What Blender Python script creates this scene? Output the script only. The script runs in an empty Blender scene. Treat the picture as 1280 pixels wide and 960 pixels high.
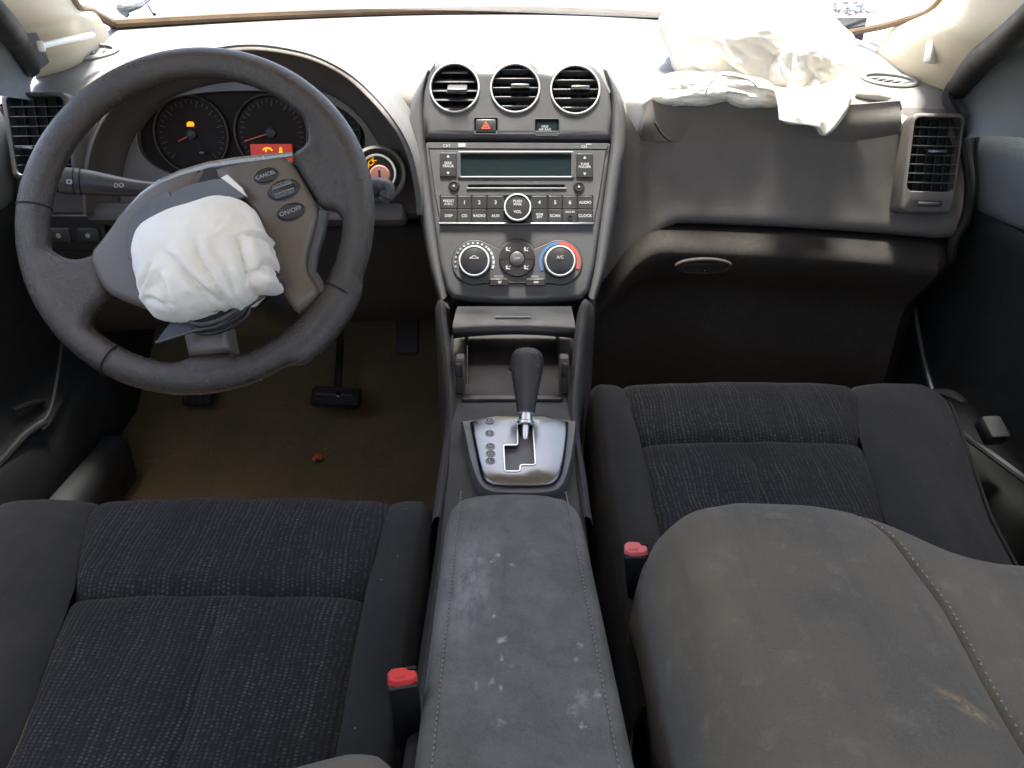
import bpy, bmesh, math, random
from mathutils import Vector, Matrix, noise
random.seed(7)
sc = bpy.context.scene
col = sc.collection
R = math.radians
# ------------------------------------------------------------------ camera, sky, sun, exposure
CAMP = Vector((0, 0, 0.84)); PITCH = R(28); FPX = 961.0
cam = bpy.data.cameras.new('camera'); cam.sensor_width = 36.0; cam.lens = 36.0 * FPX / 1280.0
cam.clip_start = 0.02; cam.clip_end = 600
camo = bpy.data.objects.new('camera', cam); col.objects.link(camo)
camo.location = CAMP; camo.rotation_euler = (R(90) - PITCH, 0, 0)
sc.camera = camo
SUN_EL, SUN_AZ = R(80), R(-12)          # azimuth from +Y (the car's nose) towards +X
w = bpy.data.worlds.new('World'); sc.world = w; w.use_nodes = True
wn = w.node_tree.nodes; wl = w.node_tree.links
bg = wn['Background']; sky = wn.new('ShaderNodeTexSky'); sky.sky_type = 'NISHITA'; sky.sun_disc = False
sky.sun_elevation = SUN_EL; sky.sun_rotation = SUN_AZ; sky.air_density = 1.0; sky.dust_density = 4.0; sky.ozone_density = 0.6
wl.new(sky.outputs[0], bg.inputs[0]); bg.inputs[1].default_value = 0.13
sl = bpy.data.lights.new('sun', 'SUN'); sl.energy = 4.5; sl.angle = R(12); sl.color = (1.0, 0.95, 0.86)
slo = bpy.data.objects.new('sun', sl); col.objects.link(slo); slo.location = (0, 0, 8)
sd = Vector((math.sin(SUN_AZ) * math.cos(SUN_EL), math.cos(SUN_AZ) * math.cos(SUN_EL), math.sin(SUN_EL)))
slo.rotation_euler = sd.to_track_quat('Z', 'Y').to_euler()
sc.view_settings.view_transform = 'Standard'; sc.view_settings.look = 'None'
sc.view_settings.exposure = 2.35; sc.view_settings.gamma = 1.0; sc.view_settings.use_curve_mapping = False
sc.cycles.use_denoising = True
sc.cycles.max_bounces = 10; sc.cycles.diffuse_bounces = 6; sc.cycles.transparent_max_bounces = 12
sc.cycles.sample_clamp_indirect = 6.0
sc.cycles.caustics_reflective = False; sc.cycles.caustics_refractive = False

# ------------------------------------------------------------------ materials
def nd(nt, t, **kw):
    n = nt.nodes.new(t)
    for k, v in kw.items(): setattr(n, k, v)
    return n
def math_(nt, op, a, b=None):
    n = nd(nt, 'ShaderNodeMath', operation=op)
    for i, v in enumerate((a, b)):
        if v is None: continue
        if isinstance(v, (int, float)): n.inputs[i].default_value = v
        else: nt.links.new(v, n.inputs[i])
    return n.outputs[0]
def mixc(nt, fac, a, b):
    n = nd(nt, 'ShaderNodeMix', data_type='RGBA')
    for i, v in ((0, fac), (6, a), (7, b)):
        if isinstance(v, (int, float)): n.inputs[i].default_value = v
        elif isinstance(v, tuple): n.inputs[i].default_value = (*v, 1)
        else: nt.links.new(v, n.inputs[i])
    return n.outputs[2]
def ramp(nt, src, lo, hi):
    n = nd(nt, 'ShaderNodeMapRange'); n.inputs[1].default_value = lo; n.inputs[2].default_value = hi
    nt.links.new(src, n.inputs[0]); return n.outputs[0]
def noise_(nt, vec, scale, detail=4, rough=.55, out=0):
    n = nd(nt, 'ShaderNodeTexNoise'); n.inputs['Scale'].default_value = scale; n.inputs['Detail'].default_value = detail
    n.inputs['Roughness'].default_value = rough; nt.links.new(vec, n.inputs['Vector']); return n.outputs[out]
def base(name):
    m = bpy.data.materials.new(name); m.use_nodes = True; nt = m.node_tree
    b = nt.nodes['Principled BSDF']; tc = nd(nt, 'ShaderNodeTexCoord')
    return m, nt, b, tc.outputs['Object']
def mat(name, c, rough=.5, metal=0, grain=None, var=0.0, varscale=12, dust=0.0, dustc=(.3, .28, .25), sheen=0, spec=.5, emit=None, es=1, coat=0, rvar=.08):
    m, nt, b, oc = base(name)
    cc = None
    if var > 0:
        nz = noise_(nt, oc, varscale, 5)
        cc = mixc(nt, ramp(nt, nz, .3, .7), tuple(x * (1 - var) for x in c), tuple(min(1, x * (1 + var)) for x in c))
    if dust > 0:
        d1 = noise_(nt, oc, 7, 6, .65); d2 = noise_(nt, oc, 160, 3)
        f = math_(nt, 'MULTIPLY', math_(nt, 'MULTIPLY', ramp(nt, d1, .42, .75), ramp(nt, d2, .35, .75)), dust)
        cc = mixc(nt, f, cc if cc is not None else tuple(c), dustc)
    if cc is None: b.inputs['Base Color'].default_value = (*c, 1)
    else: nt.links.new(cc, b.inputs['Base Color'])
    if rvar and not emit:
        rn = noise_(nt, oc, 30, 4)
        n = nd(nt, 'ShaderNodeMapRange'); n.inputs[1].default_value = .3; n.inputs[2].default_value = .7
        n.inputs[3].default_value = max(.02, rough - rvar); n.inputs[4].default_value = min(1, rough + rvar)
        nt.links.new(rn, n.inputs[0]); nt.links.new(n.outputs[0], b.inputs['Roughness'])
    else: b.inputs['Roughness'].default_value = rough
    b.inputs['Metallic'].default_value = metal
    b.inputs['Specular IOR Level'].default_value = spec
    b.inputs['Sheen Weight'].default_value = sheen; b.inputs['Coat Weight'].default_value = coat
    if emit: b.inputs['Emission Color'].default_value = (*emit, 1); b.inputs['Emission Strength'].default_value = es
    if grain:
        kind, s, st = grain
        bp = nd(nt, 'ShaderNodeBump'); bp.inputs['Strength'].default_value = st; bp.inputs['Distance'].default_value = .001
        if kind == 'leather':
            v = nd(nt, 'ShaderNodeTexVoronoi', feature='DISTANCE_TO_EDGE'); v.inputs['Scale'].default_value = s
            nt.links.new(oc, v.inputs['Vector']); h = ramp(nt, v.outputs['Distance'], 0, .35)
        else: h = noise_(nt, oc, s, 4, .6)
        nt.links.new(h, bp.inputs['Height']); nt.links.new(bp.outputs[0], b.inputs['Normal'])
    return m
M = {}
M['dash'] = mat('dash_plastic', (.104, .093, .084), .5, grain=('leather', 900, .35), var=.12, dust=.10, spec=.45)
M['dash_top'] = mat('dash_top_plastic', (.15, .15, .152), .40, grain=('leather', 900, .4), var=.12, dust=.3, dustc=(.4, .4, .38))
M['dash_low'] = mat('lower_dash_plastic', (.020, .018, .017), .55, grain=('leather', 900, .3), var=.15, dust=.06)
M['stack'] = mat('stack_plastic', (.066, .067, .070), .40, grain=('noise', 1500, .12), var=.08, dust=.05, spec=.45)
M['glove'] = mat('shaded_glovebox_plastic', (.022, .019, .017), .7, grain=('leather', 900, .35), var=.12, dust=.08, spec=.15)  # darkened: the shade below the glovebox ledge is put into the colour
M['rail'] = mat('rail_plastic', (.065, .064, .064), .4, var=.1, grain=('noise', 1500, .1))
M['flap'] = mat('tray_flap_plastic', (.022, .024, .027), .45, var=.1, grain=('noise', 1500, .1))
M['black'] = mat('black_plastic', (.012, .012, .013), .45, var=.2)
M['void'] = mat('dark_cavity_plastic', (.006, .006, .006), .8)
M['button'] = mat('button_plastic', (.02, .02, .022), .35, var=.1)
M['screen'] = mat('display_glass', (.010, .018, .021), .16, rvar=.03, spec=.12)
M['chrome'] = mat('satin_chrome', (.82, .82, .84), .34, 1)
M['silver'] = mat('bright_chrome', (.72, .73, .75), .35, .45)  # bright reflections of chrome put into a paler, less metallic base
M['alu'] = mat('brushed_aluminium', (.17, .175, .18), .22, 1, rvar=.02)
M['trim'] = mat('glint_trim', (.30, .30, .30), .28, .5)  # pale base stands in for a reflected glint
M['white'] = mat('white_print', (.36, .37, .38), .6)
M['grey_print'] = mat('grey_print', (.27, .28, .3), .6)
M['red'] = mat('red_button_plastic', (.62, .045, .04), .35, var=.1)
M['red_faded'] = mat('faded_red_button_plastic', (.72, .16, .17), .45, var=.15)
M['buckle_print'] = mat('buckle_print', (.42, .03, .03), .5)
M['redprint'] = mat('red_print', (.55, .06, .04), .5)
M['blueprint'] = mat('blue_print', (.05, .12, .28), .5)
M['rim'] = mat('rim_leather', (.046, .039, .034), .27, grain=('leather', 800, .4), var=.12, spec=.55, rvar=.03)
M['spoke'] = mat('spoke_plastic', (.125, .105, .088), .36, grain=('noise', 1400, .1), var=.1)
M['pad'] = mat('torn_cover_vinyl', (.15, .16, .175), .45, grain=('leather', 700, .6), var=.15)
M['liner'] = mat('beige_liner', (.55, .49, .38), .75, var=.06, grain=('noise', 900, .2), dust=.1, dustc=(.3, .24, .16))
M['seal'] = mat('brown_rubber_seal', (.11, .065, .03), .6, var=.3, varscale=30)
M['rubber'] = mat('black_rubber', (.014, .014, .014), .6)
M['pocket'] = mat('pocket_rim_plastic', (.030, .034, .038), .5)
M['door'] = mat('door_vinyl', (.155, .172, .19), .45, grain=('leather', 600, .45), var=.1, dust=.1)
M['door_low'] = mat('shaded_lower_door_plastic', (.010, .012, .014), .6, grain=('leather', 700, .4), var=.15)  # darkened: the shade low in the cabin is put into the colour
M['orange'] = mat('orange_plastic', (.75, .13, .03), .4)
M['amber'] = mat('amber_lamp', (.8, .3, 0), .5, emit=(1.0, .42, .0), es=.22)
M['redlcd'] = mat('red_lit_display', (.25, .02, .01), .4, emit=(.8, .05, .012), es=.075)
M['needle'] = mat('needle_red', (.35, .06, .04), .4, emit=(.5, .08, .04), es=.03)
M['whitestick'] = mat('white_plastic', (.8, .8, .78), .4)
M['paint'] = mat('white_car_paint', (.75, .75, .75), .25, coat=.6)
M['gravel'] = mat('pale_concrete', (.42, .40, .37), .9, var=.2, varscale=2, grain=('noise', 60, .5))
M['debris'] = mat('grey_debris', (.22, .25, .28), .7, var=.5, varscale=90)
M['metal_dark'] = mat('dark_metal', (.12, .12, .12), .4, .8)
M['gaugeface'] = mat('gauge_face', (.016, .011, .009), .6, spec=.15)
M['lens'] = mat('gauge_ring', (.05, .038, .031), .45)
M['lid_thread'] = mat('grey_thread', (.17, .175, .175), .9)
M['thread'] = mat('pale_thread', (.24, .225, .18), .9)

def fabric(name, c, c2, dirt=.35, dirtc=(.12, .105, .085), streak=True, specks=.6):
    m, nt, b, oc = base(name)
    n1 = noise_(nt, oc, 5, 6, .6); n2 = noise_(nt, oc, 900, 3, .7)
    mp = nd(nt, 'ShaderNodeMapping'); mp.inputs['Scale'].default_value = (60, 9, 9); nt.links.new(oc, mp.inputs[0])
    n3 = noise_(nt, mp.outputs[0], 1, 4)
    cc = mixc(nt, ramp(nt, n2, .25, .75), c, c2)
    f = math_(nt, 'MULTIPLY', ramp(nt, n1, .38, .72), dirt)
    if streak: f = math_(nt, 'MULTIPLY', f, ramp(nt, n3, .2, .75))
    cc = mixc(nt, f, cc, dirtc)
    # lint
    v = nd(nt, 'ShaderNodeTexVoronoi'); v.inputs['Scale'].default_value = 85; nt.links.new(oc, v.inputs['Vector'])
    sp = math_(nt, 'LESS_THAN', v.outputs['Distance'], .055)
    sepc = nd(nt, 'ShaderNodeSeparateColor'); nt.links.new(v.outputs['Color'], sepc.inputs[0])
    sp = math_(nt, 'MULTIPLY', sp, math_(nt, 'GREATER_THAN', sepc.outputs[0], .9))
    cc = mixc(nt, math_(nt, 'MULTIPLY', sp, specks), cc, (.5, .5, .48))
    nt.links.new(cc, b.inputs['Base Color']); b.inputs['Roughness'].default_value = .95
    b.inputs['Sheen Weight'].default_value = .07; b.inputs['Sheen Roughness'].default_value = .45; b.inputs['Specular IOR Level'].default_value = .15
    bp = nd(nt, 'ShaderNodeBump'); bp.inputs['Strength'].default_value = .5; bp.inputs['Distance'].default_value = .0012
    h = math_(nt, 'ADD', n2, math_(nt, 'MULTIPLY', noise_(nt, oc, 120, 4), 1.2)); nt.links.new(h, bp.inputs['Height']); nt.links.new(bp.outputs[0], b.inputs['Normal'])
    return m
M['fab'] = fabric('plain_seat_fabric', (.014, .0155, .0175), (.027, .029, .033), .3)
def backmat():
    m, nt, b, oc = base('dusty_backrest_fabric')
    n2 = noise_(nt, oc, 900, 3, .7); big = noise_(nt, oc, 7, 6, .6); med = noise_(nt, oc, 38, 6, .7)
    mp = nd(nt, 'ShaderNodeMapping'); mp.inputs['Scale'].default_value = (42, 7, 7); nt.links.new(oc, mp.inputs[0]); st = noise_(nt, mp.outputs[0], 1, 5, .6)
    cc = mixc(nt, ramp(nt, n2, .25, .75), (.070, .066, .058), (.125, .116, .098))
    cc = mixc(nt, math_(nt, 'MULTIPLY', ramp(nt, big, .35, .68), .75), cc, (.165, .145, .105))
    cc = mixc(nt, math_(nt, 'MULTIPLY', ramp(nt, st, .52, .75), .45), cc, (.06, .058, .062))
    cc = mixc(nt, math_(nt, 'MULTIPLY', ramp(nt, med, .55, .75), .4), cc, (.23, .205, .16))
    # tan rub mark near the seam and the grimy inboard edge of the cover
    s = nd(nt, 'ShaderNodeSeparateXYZ'); nt.links.new(oc, s.inputs[0])
    dx = math_(nt, 'ADD', math_(nt, 'SUBTRACT', s.outputs[0], -.075), math_(nt, 'MULTIPLY', math_(nt, 'SUBTRACT', s.outputs[1], -.395), .9)); dy = math_(nt, 'SUBTRACT', s.outputs[1], -.395)
    rub = math_(nt, 'MULTIPLY', ramp(nt, math_(nt, 'ABSOLUTE', dx), .010, .001), ramp(nt, math_(nt, 'ABSOLUTE', dy), .016, .005))
    cc = mixc(nt, math_(nt, 'MULTIPLY', math_(nt, 'MULTIPLY', rub, ramp(nt, noise_(nt, oc, 200, 3), .35, .6)), .6), cc, (.36, .26, .14))
    nt.links.new(cc, b.inputs['Base Color']); b.inputs['Roughness'].default_value = .95
    b.inputs['Sheen Weight'].default_value = .08; b.inputs['Specular IOR Level'].default_value = .12
    bp = nd(nt, 'ShaderNodeBump'); bp.inputs['Strength'].default_value = .35; bp.inputs['Distance'].default_value = .001
    wv = nd(nt, 'ShaderNodeTexVoronoi'); wv.inputs['Scale'].default_value = 620; nt.links.new(oc, wv.inputs['Vector'])
    h = math_(nt, 'ADD', math_(nt, 'ADD', math_(nt, 'MULTIPLY', n2, .8), math_(nt, 'MULTIPLY', big, 1.0)), math_(nt, 'MULTIPLY', wv.outputs['Distance'], .3)); nt.links.new(h, bp.inputs['Height']); nt.links.new(bp.outputs[0], b.inputs['Normal'])
    return m
M['fab_back'] = backmat()
def knit(name):
    m, nt, b, oc = base(name)
    s = nd(nt, 'ShaderNodeSeparateXYZ'); nt.links.new(oc, s.inputs[0])
    wob = noise_(nt, oc, 14, 2)
    cx = math_(nt, 'ADD', math_(nt, 'MULTIPLY', s.outputs[0], 210), math_(nt, 'MULTIPLY', wob, 3.0))
    fx = math_(nt, 'FRACT', cx); ix = math_(nt, 'FLOOR', cx)
    wn1 = nd(nt, 'ShaderNodeTexWhiteNoise', noise_dimensions='1D'); nt.links.new(ix, wn1.inputs['W'])
    cy = math_(nt, 'ADD', math_(nt, 'MULTIPLY', s.outputs[1], 330), math_(nt, 'MULTIPLY', wn1.outputs['Value'], 7))
    fy = math_(nt, 'FRACT', cy); iy = math_(nt, 'FLOOR', cy)
    cv = nd(nt, 'ShaderNodeCombineXYZ'); nt.links.new(ix, cv.inputs[0]); nt.links.new(iy, cv.inputs[1])
    wn2 = nd(nt, 'ShaderNodeTexWhiteNoise', noise_dimensions='2D'); nt.links.new(cv.outputs[0], wn2.inputs['Vector'])
    mx = ramp(nt, math_(nt, 'ABSOLUTE', math_(nt, 'SUBTRACT', fx, .5)), .36, .12)
    my = ramp(nt, math_(nt, 'ABSOLUTE', math_(nt, 'SUBTRACT', fy, .5)), .42, .2)
    pat = math_(nt, 'MULTIPLY', mx, my)
    lum = math_(nt, 'ADD', math_(nt, 'MULTIPLY', math_(nt, 'POWER', wn2.outputs['Value'], 1.6), .75), math_(nt, 'MULTIPLY', math_(nt, 'POWER', wn1.outputs['Value'], 2), .55))
    big = ramp(nt, noise_(nt, oc, 22, 4), .3, .7)
    f = math_(nt, 'MULTIPLY', math_(nt, 'MULTIPLY', pat, lum), math_(nt, 'ADD', math_(nt, 'MULTIPLY', big, .8), .3))
    cc = mixc(nt, f, (.0145, .0155, .0175), (.072, .076, .083))
    nt.links.new(cc, b.inputs['Base Color']); b.inputs['Roughness'].default_value = .95
    b.inputs['Sheen Weight'].default_value = .05; b.inputs['Specular IOR Level'].default_value = .15
    bp = nd(nt, 'ShaderNodeBump'); bp.inputs['Strength'].default_value = .6; bp.inputs['Distance'].default_value = .0012
    nt.links.new(math_(nt, 'ADD', math_(nt, 'MULTIPLY', mx, .7), noise_(nt, oc, 500, 3)), bp.inputs['Height']); nt.links.new(bp.outputs[0], b.inputs['Normal'])
    return m
M['knit'] = knit('ribbed_knit_fabric')
def lidmat():
    m, nt, b, oc = base('stained_lid_fabric')
    n1 = noise_(nt, oc, 9, 6, .6); n2 = noise_(nt, oc, 700, 3, .7)
    cc = mixc(nt, ramp(nt, n2, .25, .75), (.074, .076, .071), (.124, .127, .119))
    s = nd(nt, 'ShaderNodeSeparateXYZ'); nt.links.new(oc, s.inputs[0])
    # pale smear along the driver's side of the lid, and blotches of dried white dirt
    side = math_(nt, 'MULTIPLY', ramp(nt, math_(nt, 'ABSOLUTE', math_(nt, 'ADD', s.outputs[0], .036)), .03, .0), ramp(nt, math_(nt, 'ABSOLUTE', math_(nt, 'SUBTRACT', s.outputs[1], -.105)), .085, .02))
    mp = nd(nt, 'ShaderNodeMapping'); mp.inputs['Scale'].default_value = (1.6, .8, 1); nt.links.new(oc, mp.inputs[0])
    sm = math_(nt, 'MULTIPLY', math_(nt, 'MULTIPLY', side, ramp(nt, noise_(nt, mp.outputs[0], 45, 6, .7), .38, .68)), .75)
    cc = mixc(nt, sm, cc, (.36, .37, .37))
    # dried splashes
    nv = nd(nt, 'ShaderNodeVectorMath', operation='ADD'); nt.links.new(oc, nv.inputs[0])
    sc1 = nd(nt, 'ShaderNodeVectorMath', operation='SCALE'); sc1.inputs['Scale'].default_value = .012
    nt.links.new(noise_(nt, oc, 130, 4, out=1), sc1.inputs[0]); nt.links.new(sc1.outputs[0], nv.inputs[1])
    ss = nd(nt, 'ShaderNodeSeparateXYZ'); nt.links.new(nv.outputs[0], ss.inputs[0]); tot = None
    for (bx, by, br, bs) in ((-.0075, -.172, .0042, .9), (-.008, -.190, .0022, .6), (.0, -.198, .002, .5), (-.016, -.212, .0035, .55), (-.008, -.217, .0026, .7), (-.026, -.215, .003, .4), (-.008, -.246, .004, .35), (.047, -.190, .003, .6), (.053, -.176, .003, .5), (.050, -.225, .006, .4), (.060, -.222, .0045, .5), (.042, -.235, .005, .35), (.048, -.247, .0024, .9), (-.012, -.075, .003, .8), (-.018, -.082, .002, .7), (.0, -.088, .0035, .5), (-.014, -.148, .0024, .8), (-.028, -.080, .004, .5)):
        dx = math_(nt, 'SUBTRACT', ss.outputs[0], bx + .006); dy = math_(nt, 'SUBTRACT', ss.outputs[1], by + .006)
        d = math_(nt, 'SQRT', math_(nt, 'ADD', math_(nt, 'MULTIPLY', dx, dx), math_(nt, 'MULTIPLY', math_(nt, 'MULTIPLY', dy, dy), .45)))
        f = math_(nt, 'MULTIPLY', ramp(nt, d, br, br * .3), bs); tot = f if tot is None else math_(nt, 'MAXIMUM', tot, f)
    cc = mixc(nt, math_(nt, 'MULTIPLY', tot, math_(nt, 'MULTIPLY', ramp(nt, noise_(nt, oc, 300, 4, .7),   .35, .65), 1.0)), cc, (.5, .49, .47))
    cc = mixc(nt, math_(nt, 'MULTIPLY', ramp(nt, noise_(nt, oc, 26, 7, .72), .42, .72), .45), cc, (.24, .245, .235))
    cc = mixc(nt, math_(nt, 'MULTIPLY', ramp(nt, n1, .4, .7), .35), cc, (.075, .08, .08))
    nt.links.new(cc, b.inputs['Base Color']); b.inputs['Roughness'].default_value = .85; b.inputs['Sheen Weight'].default_value = .06
    b.inputs['Specular IOR Level'].default_value = .25
    bp = nd(nt, 'ShaderNodeBump'); bp.inputs['Strength'].default_value = .4; bp.inputs['Distance'].default_value = .001
    nt.links.new(math_(nt, 'ADD', n2, noise_(nt, oc, 90, 4)), bp.inputs['Height']); nt.links.new(bp.outputs[0], b.inputs['Normal'])
    return m
M['lid'] = lidmat()
def carpetmat():
    m, nt, b, oc = base('olive_brown_carpet')
    n1 = noise_(nt, oc, 4, 6, .65); n2 = noise_(nt, oc, 420, 3, .8); n3 = noise_(nt, oc, 40, 5, .7)
    cc = mixc(nt, ramp(nt, n1, .3, .7), (.24, .19, .11), (.42, .31, .165))
    cc = mixc(nt, math_(nt, 'MULTIPLY', ramp(nt, n2, .3, .7), .6), cc, (.06, .052, .033))
    cc = mixc(nt, math_(nt, 'MULTIPLY', ramp(nt, n3, .6, .75), .4), cc, (.2, .17, .1))
    nt.links.new(cc, b.inputs['Base Color']); b.inputs['Roughness'].default_value = 1; b.inputs['Specular IOR Level'].default_value = .1
    bp = nd(nt, 'ShaderNodeBump'); bp.inputs['Strength'].default_value = .9; bp.inputs['Distance'].default_value = .004
    nt.links.new(n2, bp.inputs['Height']); nt.links.new(bp.outputs[0], b.inputs['Normal'])
    return m
M['carpet'] = carpetmat()
def bagmat():
    m, nt, b, oc = base('airbag_nylon')
    n1 = noise_(nt, oc, 18, 5, .6)
    cc = mixc(nt, math_(nt, 'MULTIPLY', ramp(nt, n1, .45, .8), .6), (.86, .83, .76), (.64, .55, .42))
    nt.links.new(cc, b.inputs['Base Color']); b.inputs['Roughness'].default_value = .75; b.inputs['Sheen Weight'].default_value = .2
    bp = nd(nt, 'ShaderNodeBump'); bp.inputs['Strength'].default_value = .4; bp.inputs['Distance'].default_value = .003
    nt.links.new(math_(nt, 'ADD', noise_(nt, oc, 70, 5, .6), math_(nt, 'MULTIPLY', noise_(nt, oc, 1500, 2), .15)), bp.inputs['Height']); nt.links.new(bp.outputs[0], b.inputs['Normal'])
    return m
M['bag'] = bagmat()
def glassmat():
    m = bpy.data.materials.new('windshield_glass'); m.use_nodes = True; nt = m.node_tree
    nt.nodes.clear(); o = nd(nt, 'ShaderNodeOutputMaterial'); t = nd(nt, 'ShaderNodeBsdfTransparent'); g = nd(nt, 'ShaderNodeBsdfGlossy')
    t.inputs[0].default_value = (.93, .95, .94, 1); g.inputs['Roughness'].default_value = .02
    fr = nd(nt, 'ShaderNodeFresnel'); fr.inputs[0].default_value = 1.3; mx = nd(nt, 'ShaderNodeMixShader')
    nt.links.new(fr.outputs[0], mx.inputs[0]); nt.links.new(t.outputs[0], mx.inputs[1]); nt.links.new(g.outputs[0], mx.inputs[2]); nt.links.new(mx.outputs[0], o.inputs[0])
    return m
M['glass'] = glassmat()

# ------------------------------------------------------------------ helpers
FW = Vector((0, math.cos(PITCH), -math.sin(PITCH))); UP = Vector((0, math.sin(PITCH), math.cos(PITCH))); RT = Vector((1, 0, 0))
def S(px, py, t=None, Y=None, z=None, x=None):
    """survey point: the place measured in the photograph at a known depth, height or side distance"""
    d = RT * ((px - 640) / FPX) + UP * ((480 - py) / FPX) + FW
    if Y is not None: t = Y / d.y
    elif z is not None: t = (z - CAMP.z) / d.z
    elif x is not None: t = x / d.x
    return CAMP + d * t
def on_plane(px, py, Mf):
    d = RT * ((px - 640) / FPX) + UP * ((480 - py) / FPX) + FW
    n = Mf.col[2].xyz; o = Mf.translation
    t = (o - CAMP).dot(n) / d.dot(n); p = CAMP + d * t
    l = Mf.inverted() @ p
    return (l.x, l.y)
def frame(o, xa, ya):
    xa = Vector(xa).normalized(); ya = Vector(ya); ya = (ya - xa * ya.dot(xa)).normalized(); za = xa.cross(ya)
    m = Matrix((xa, ya, za)).transposed().to_4x4(); m.translation = Vector(o); return m
ORG = {}
def thing(name, loc, label, cat, group=None):
    o = bpy.data.objects.new(name, None); col.objects.link(o); o.location = loc; o.empty_display_size = .05
    o['label'] = label; o['category'] = cat
    if group: o['group'] = group
    ORG[o] = Vector(loc); return o
def mk(name, V, F, m, parent=None, smooth=True, sharp=40, label=None, cat=None, kind=None, group=None, loc=None):
    org = ORG[parent] if parent else Vector(loc) if loc is not None else Vector((0, 0, 0))
    me = bpy.data.meshes.new(name); me.from_pydata([tuple(Vector(v) - org) for v in V], [], F); me.update()
    bm = bmesh.new(); bm.from_mesh(me); bmesh.ops.remove_doubles(bm, verts=bm.verts, dist=1e-5); bmesh.ops.recalc_face_normals(bm, faces=bm.faces); bm.to_mesh(me); bm.free()
    if smooth:
        for p in me.polygons: p.use_smooth = True
        if sharp: me.set_sharp_from_angle(angle=R(sharp))
    me.materials.append(M[m] if isinstance(m, str) else m)
    o = bpy.data.objects.new(name, me); col.objects.link(o)
    if parent: o.parent = parent
    else: o.location = org
    ORG[o] = org
    if label: o['label'] = label
    if cat: o['category'] = cat
    if kind: o['kind'] = kind
    if group: o['group'] = group
    return o
class Geo:
    def __init__(s): s.V = []; s.F = []
    def add(s, V, F):
        n = len(s.V); s.V += [Vector(v) for v in V]; s.F += [tuple(i + n for i in f) for f in F]; return s
    def mk(s, *a, **k): return mk(a[0], s.V, s.F, *a[1:], **k)
def loft(rows, cu=False, cv=False, cap=False):
    nr, nc = len(rows), len(rows[0]); V = [p for r in rows for p in r]; F = []
    for i in range(nr if cv else nr - 1):
        for j in range(nc if cu else nc - 1):
            a, b = i, (i + 1) % nr; c, d = j, (j + 1) % nc
            F.append((a * nc + c, a * nc + d, b * nc + d, b * nc + c))
    if cap: F.append(tuple(range(nc))); F.append(tuple((nr - 1) * nc + k for k in range(nc)))
    return V, F
def cr(P, n=8, closed=False):
    P = [Vector(p) if len(p) == 3 else Vector((p[0], p[1], 0)) for p in P]; out = []; N = len(P)
    for i in range(N if closed else N - 1):
        if closed: a, b, c, d = P[i - 1], P[i], P[(i + 1) % N], P[(i + 2) % N]
        else: a, b, c, d = P[max(i - 1, 0)], P[i], P[i + 1], P[min(i + 2, N - 1)]
        for k in range(n):
            t = k / n
            out.append(.5 * ((2 * b) + (c - a) * t + (2 * a - 5 * b + 4 * c - d) * t * t + (3 * b - a - 3 * c + d) * t ** 3))
    if not closed: out.append(P[-1])
    return out
def cr2(P, n=6): return [(p.x, p.y) for p in cr(P, n, True)]
def chaikin(P, n=2):
    for _ in range(n):
        Q = []
        for i in range(len(P)):
            a, b = P[i], P[(i + 1) % len(P)]
            Q += [(a[0] * .75 + b[0] * .25, a[1] * .75 + b[1] * .25), (a[0] * .25 + b[0] * .75, a[1] * .25 + b[1] * .75)]
        P = Q
    return P
def offset(P, d):
    A = sum(P[i][0] * P[(i + 1) % len(P)][1] - P[(i + 1) % len(P)][0] * P[i][1] for i in range(len(P)))
    s = 1 if A > 0 else -1; out = []
    for i in range(len(P)):
        p0, p1, p2 = P[i - 1], P[i], P[(i + 1) % len(P)]
        e1 = Vector((p1[0] - p0[0], p1[1] - p0[1])); e2 = Vector((p2[0] - p1[0], p2[1] - p1[1]))
        if e1.length < 1e-9: e1 = e2
        if e2.length < 1e-9: e2 = e1
        n1 = Vector((e1.y, -e1.x)).normalized(); n2 = Vector((e2.y, -e2.x)).normalized(); b = n1 + n2
        if b.length < 1e-6: b = n1
        b.normalize(); k = 1 / max(.5, b.dot(n1)); out.append((p1[0] + b.x * d * k * s, p1[1] + b.y * d * k * s))
    return out
def plate(P, prof, Mf, holes=(), hdepth=None, back=False):
    """prof: [(inset, z)...] from back to front; holes are cut through, rounded like the rim"""
    bm = bmesh.new(); last = []
    def rings(poly, sign, pr):
        prev = None
        for ins, z in pr:
            vs = [bm.verts.new((x, y, z)) for x, y in offset(poly, -ins * sign)]
            if prev:
                for i in range(len(vs)):
                    j = (i + 1) % len(vs); bm.faces.new((prev[i], prev[j], vs[j], vs[i]))
            prev = vs
        return prev
    last.append(rings(P, 1, prof))
    for h in holes:
        pr = prof if hdepth is None else [(prof[-1][0] if False else 0, hdepth), (0, prof[-1][1] - .0008), (.0008, prof[-1][1])]
        last.append(rings(h, -1, pr if hdepth is not None else prof))
    E = []
    for vs in last:
        for i in range(len(vs)):
            e = bm.edges.get((vs[i], vs[(i + 1) % len(vs)])); E.append(e)
    if holes: bmesh.ops.triangle_fill(bm, use_beauty=True, use_dissolve=False, edges=E)
    else:
        f = bm.faces.new(last[0]); bmesh.ops.triangulate(bm, faces=[f])
    zf = prof[-1][1]; kill = []
    for f in bm.faces:
        if all(abs(v.co.z - zf) < 1e-7 for v in f.verts):
            c = f.calc_center_median()
            if any(inside(c.x, c.y, h) for h in holes): kill.append(f)
    if kill: bmesh.ops.delete(bm, geom=kill, context='FACES')
    bm.verts.index_update()
    V = [Mf @ v.co for v in bm.verts]; F = [tuple(v.index for v in f.verts) for f in bm.faces]; bm.free()
    return V, F
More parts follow.
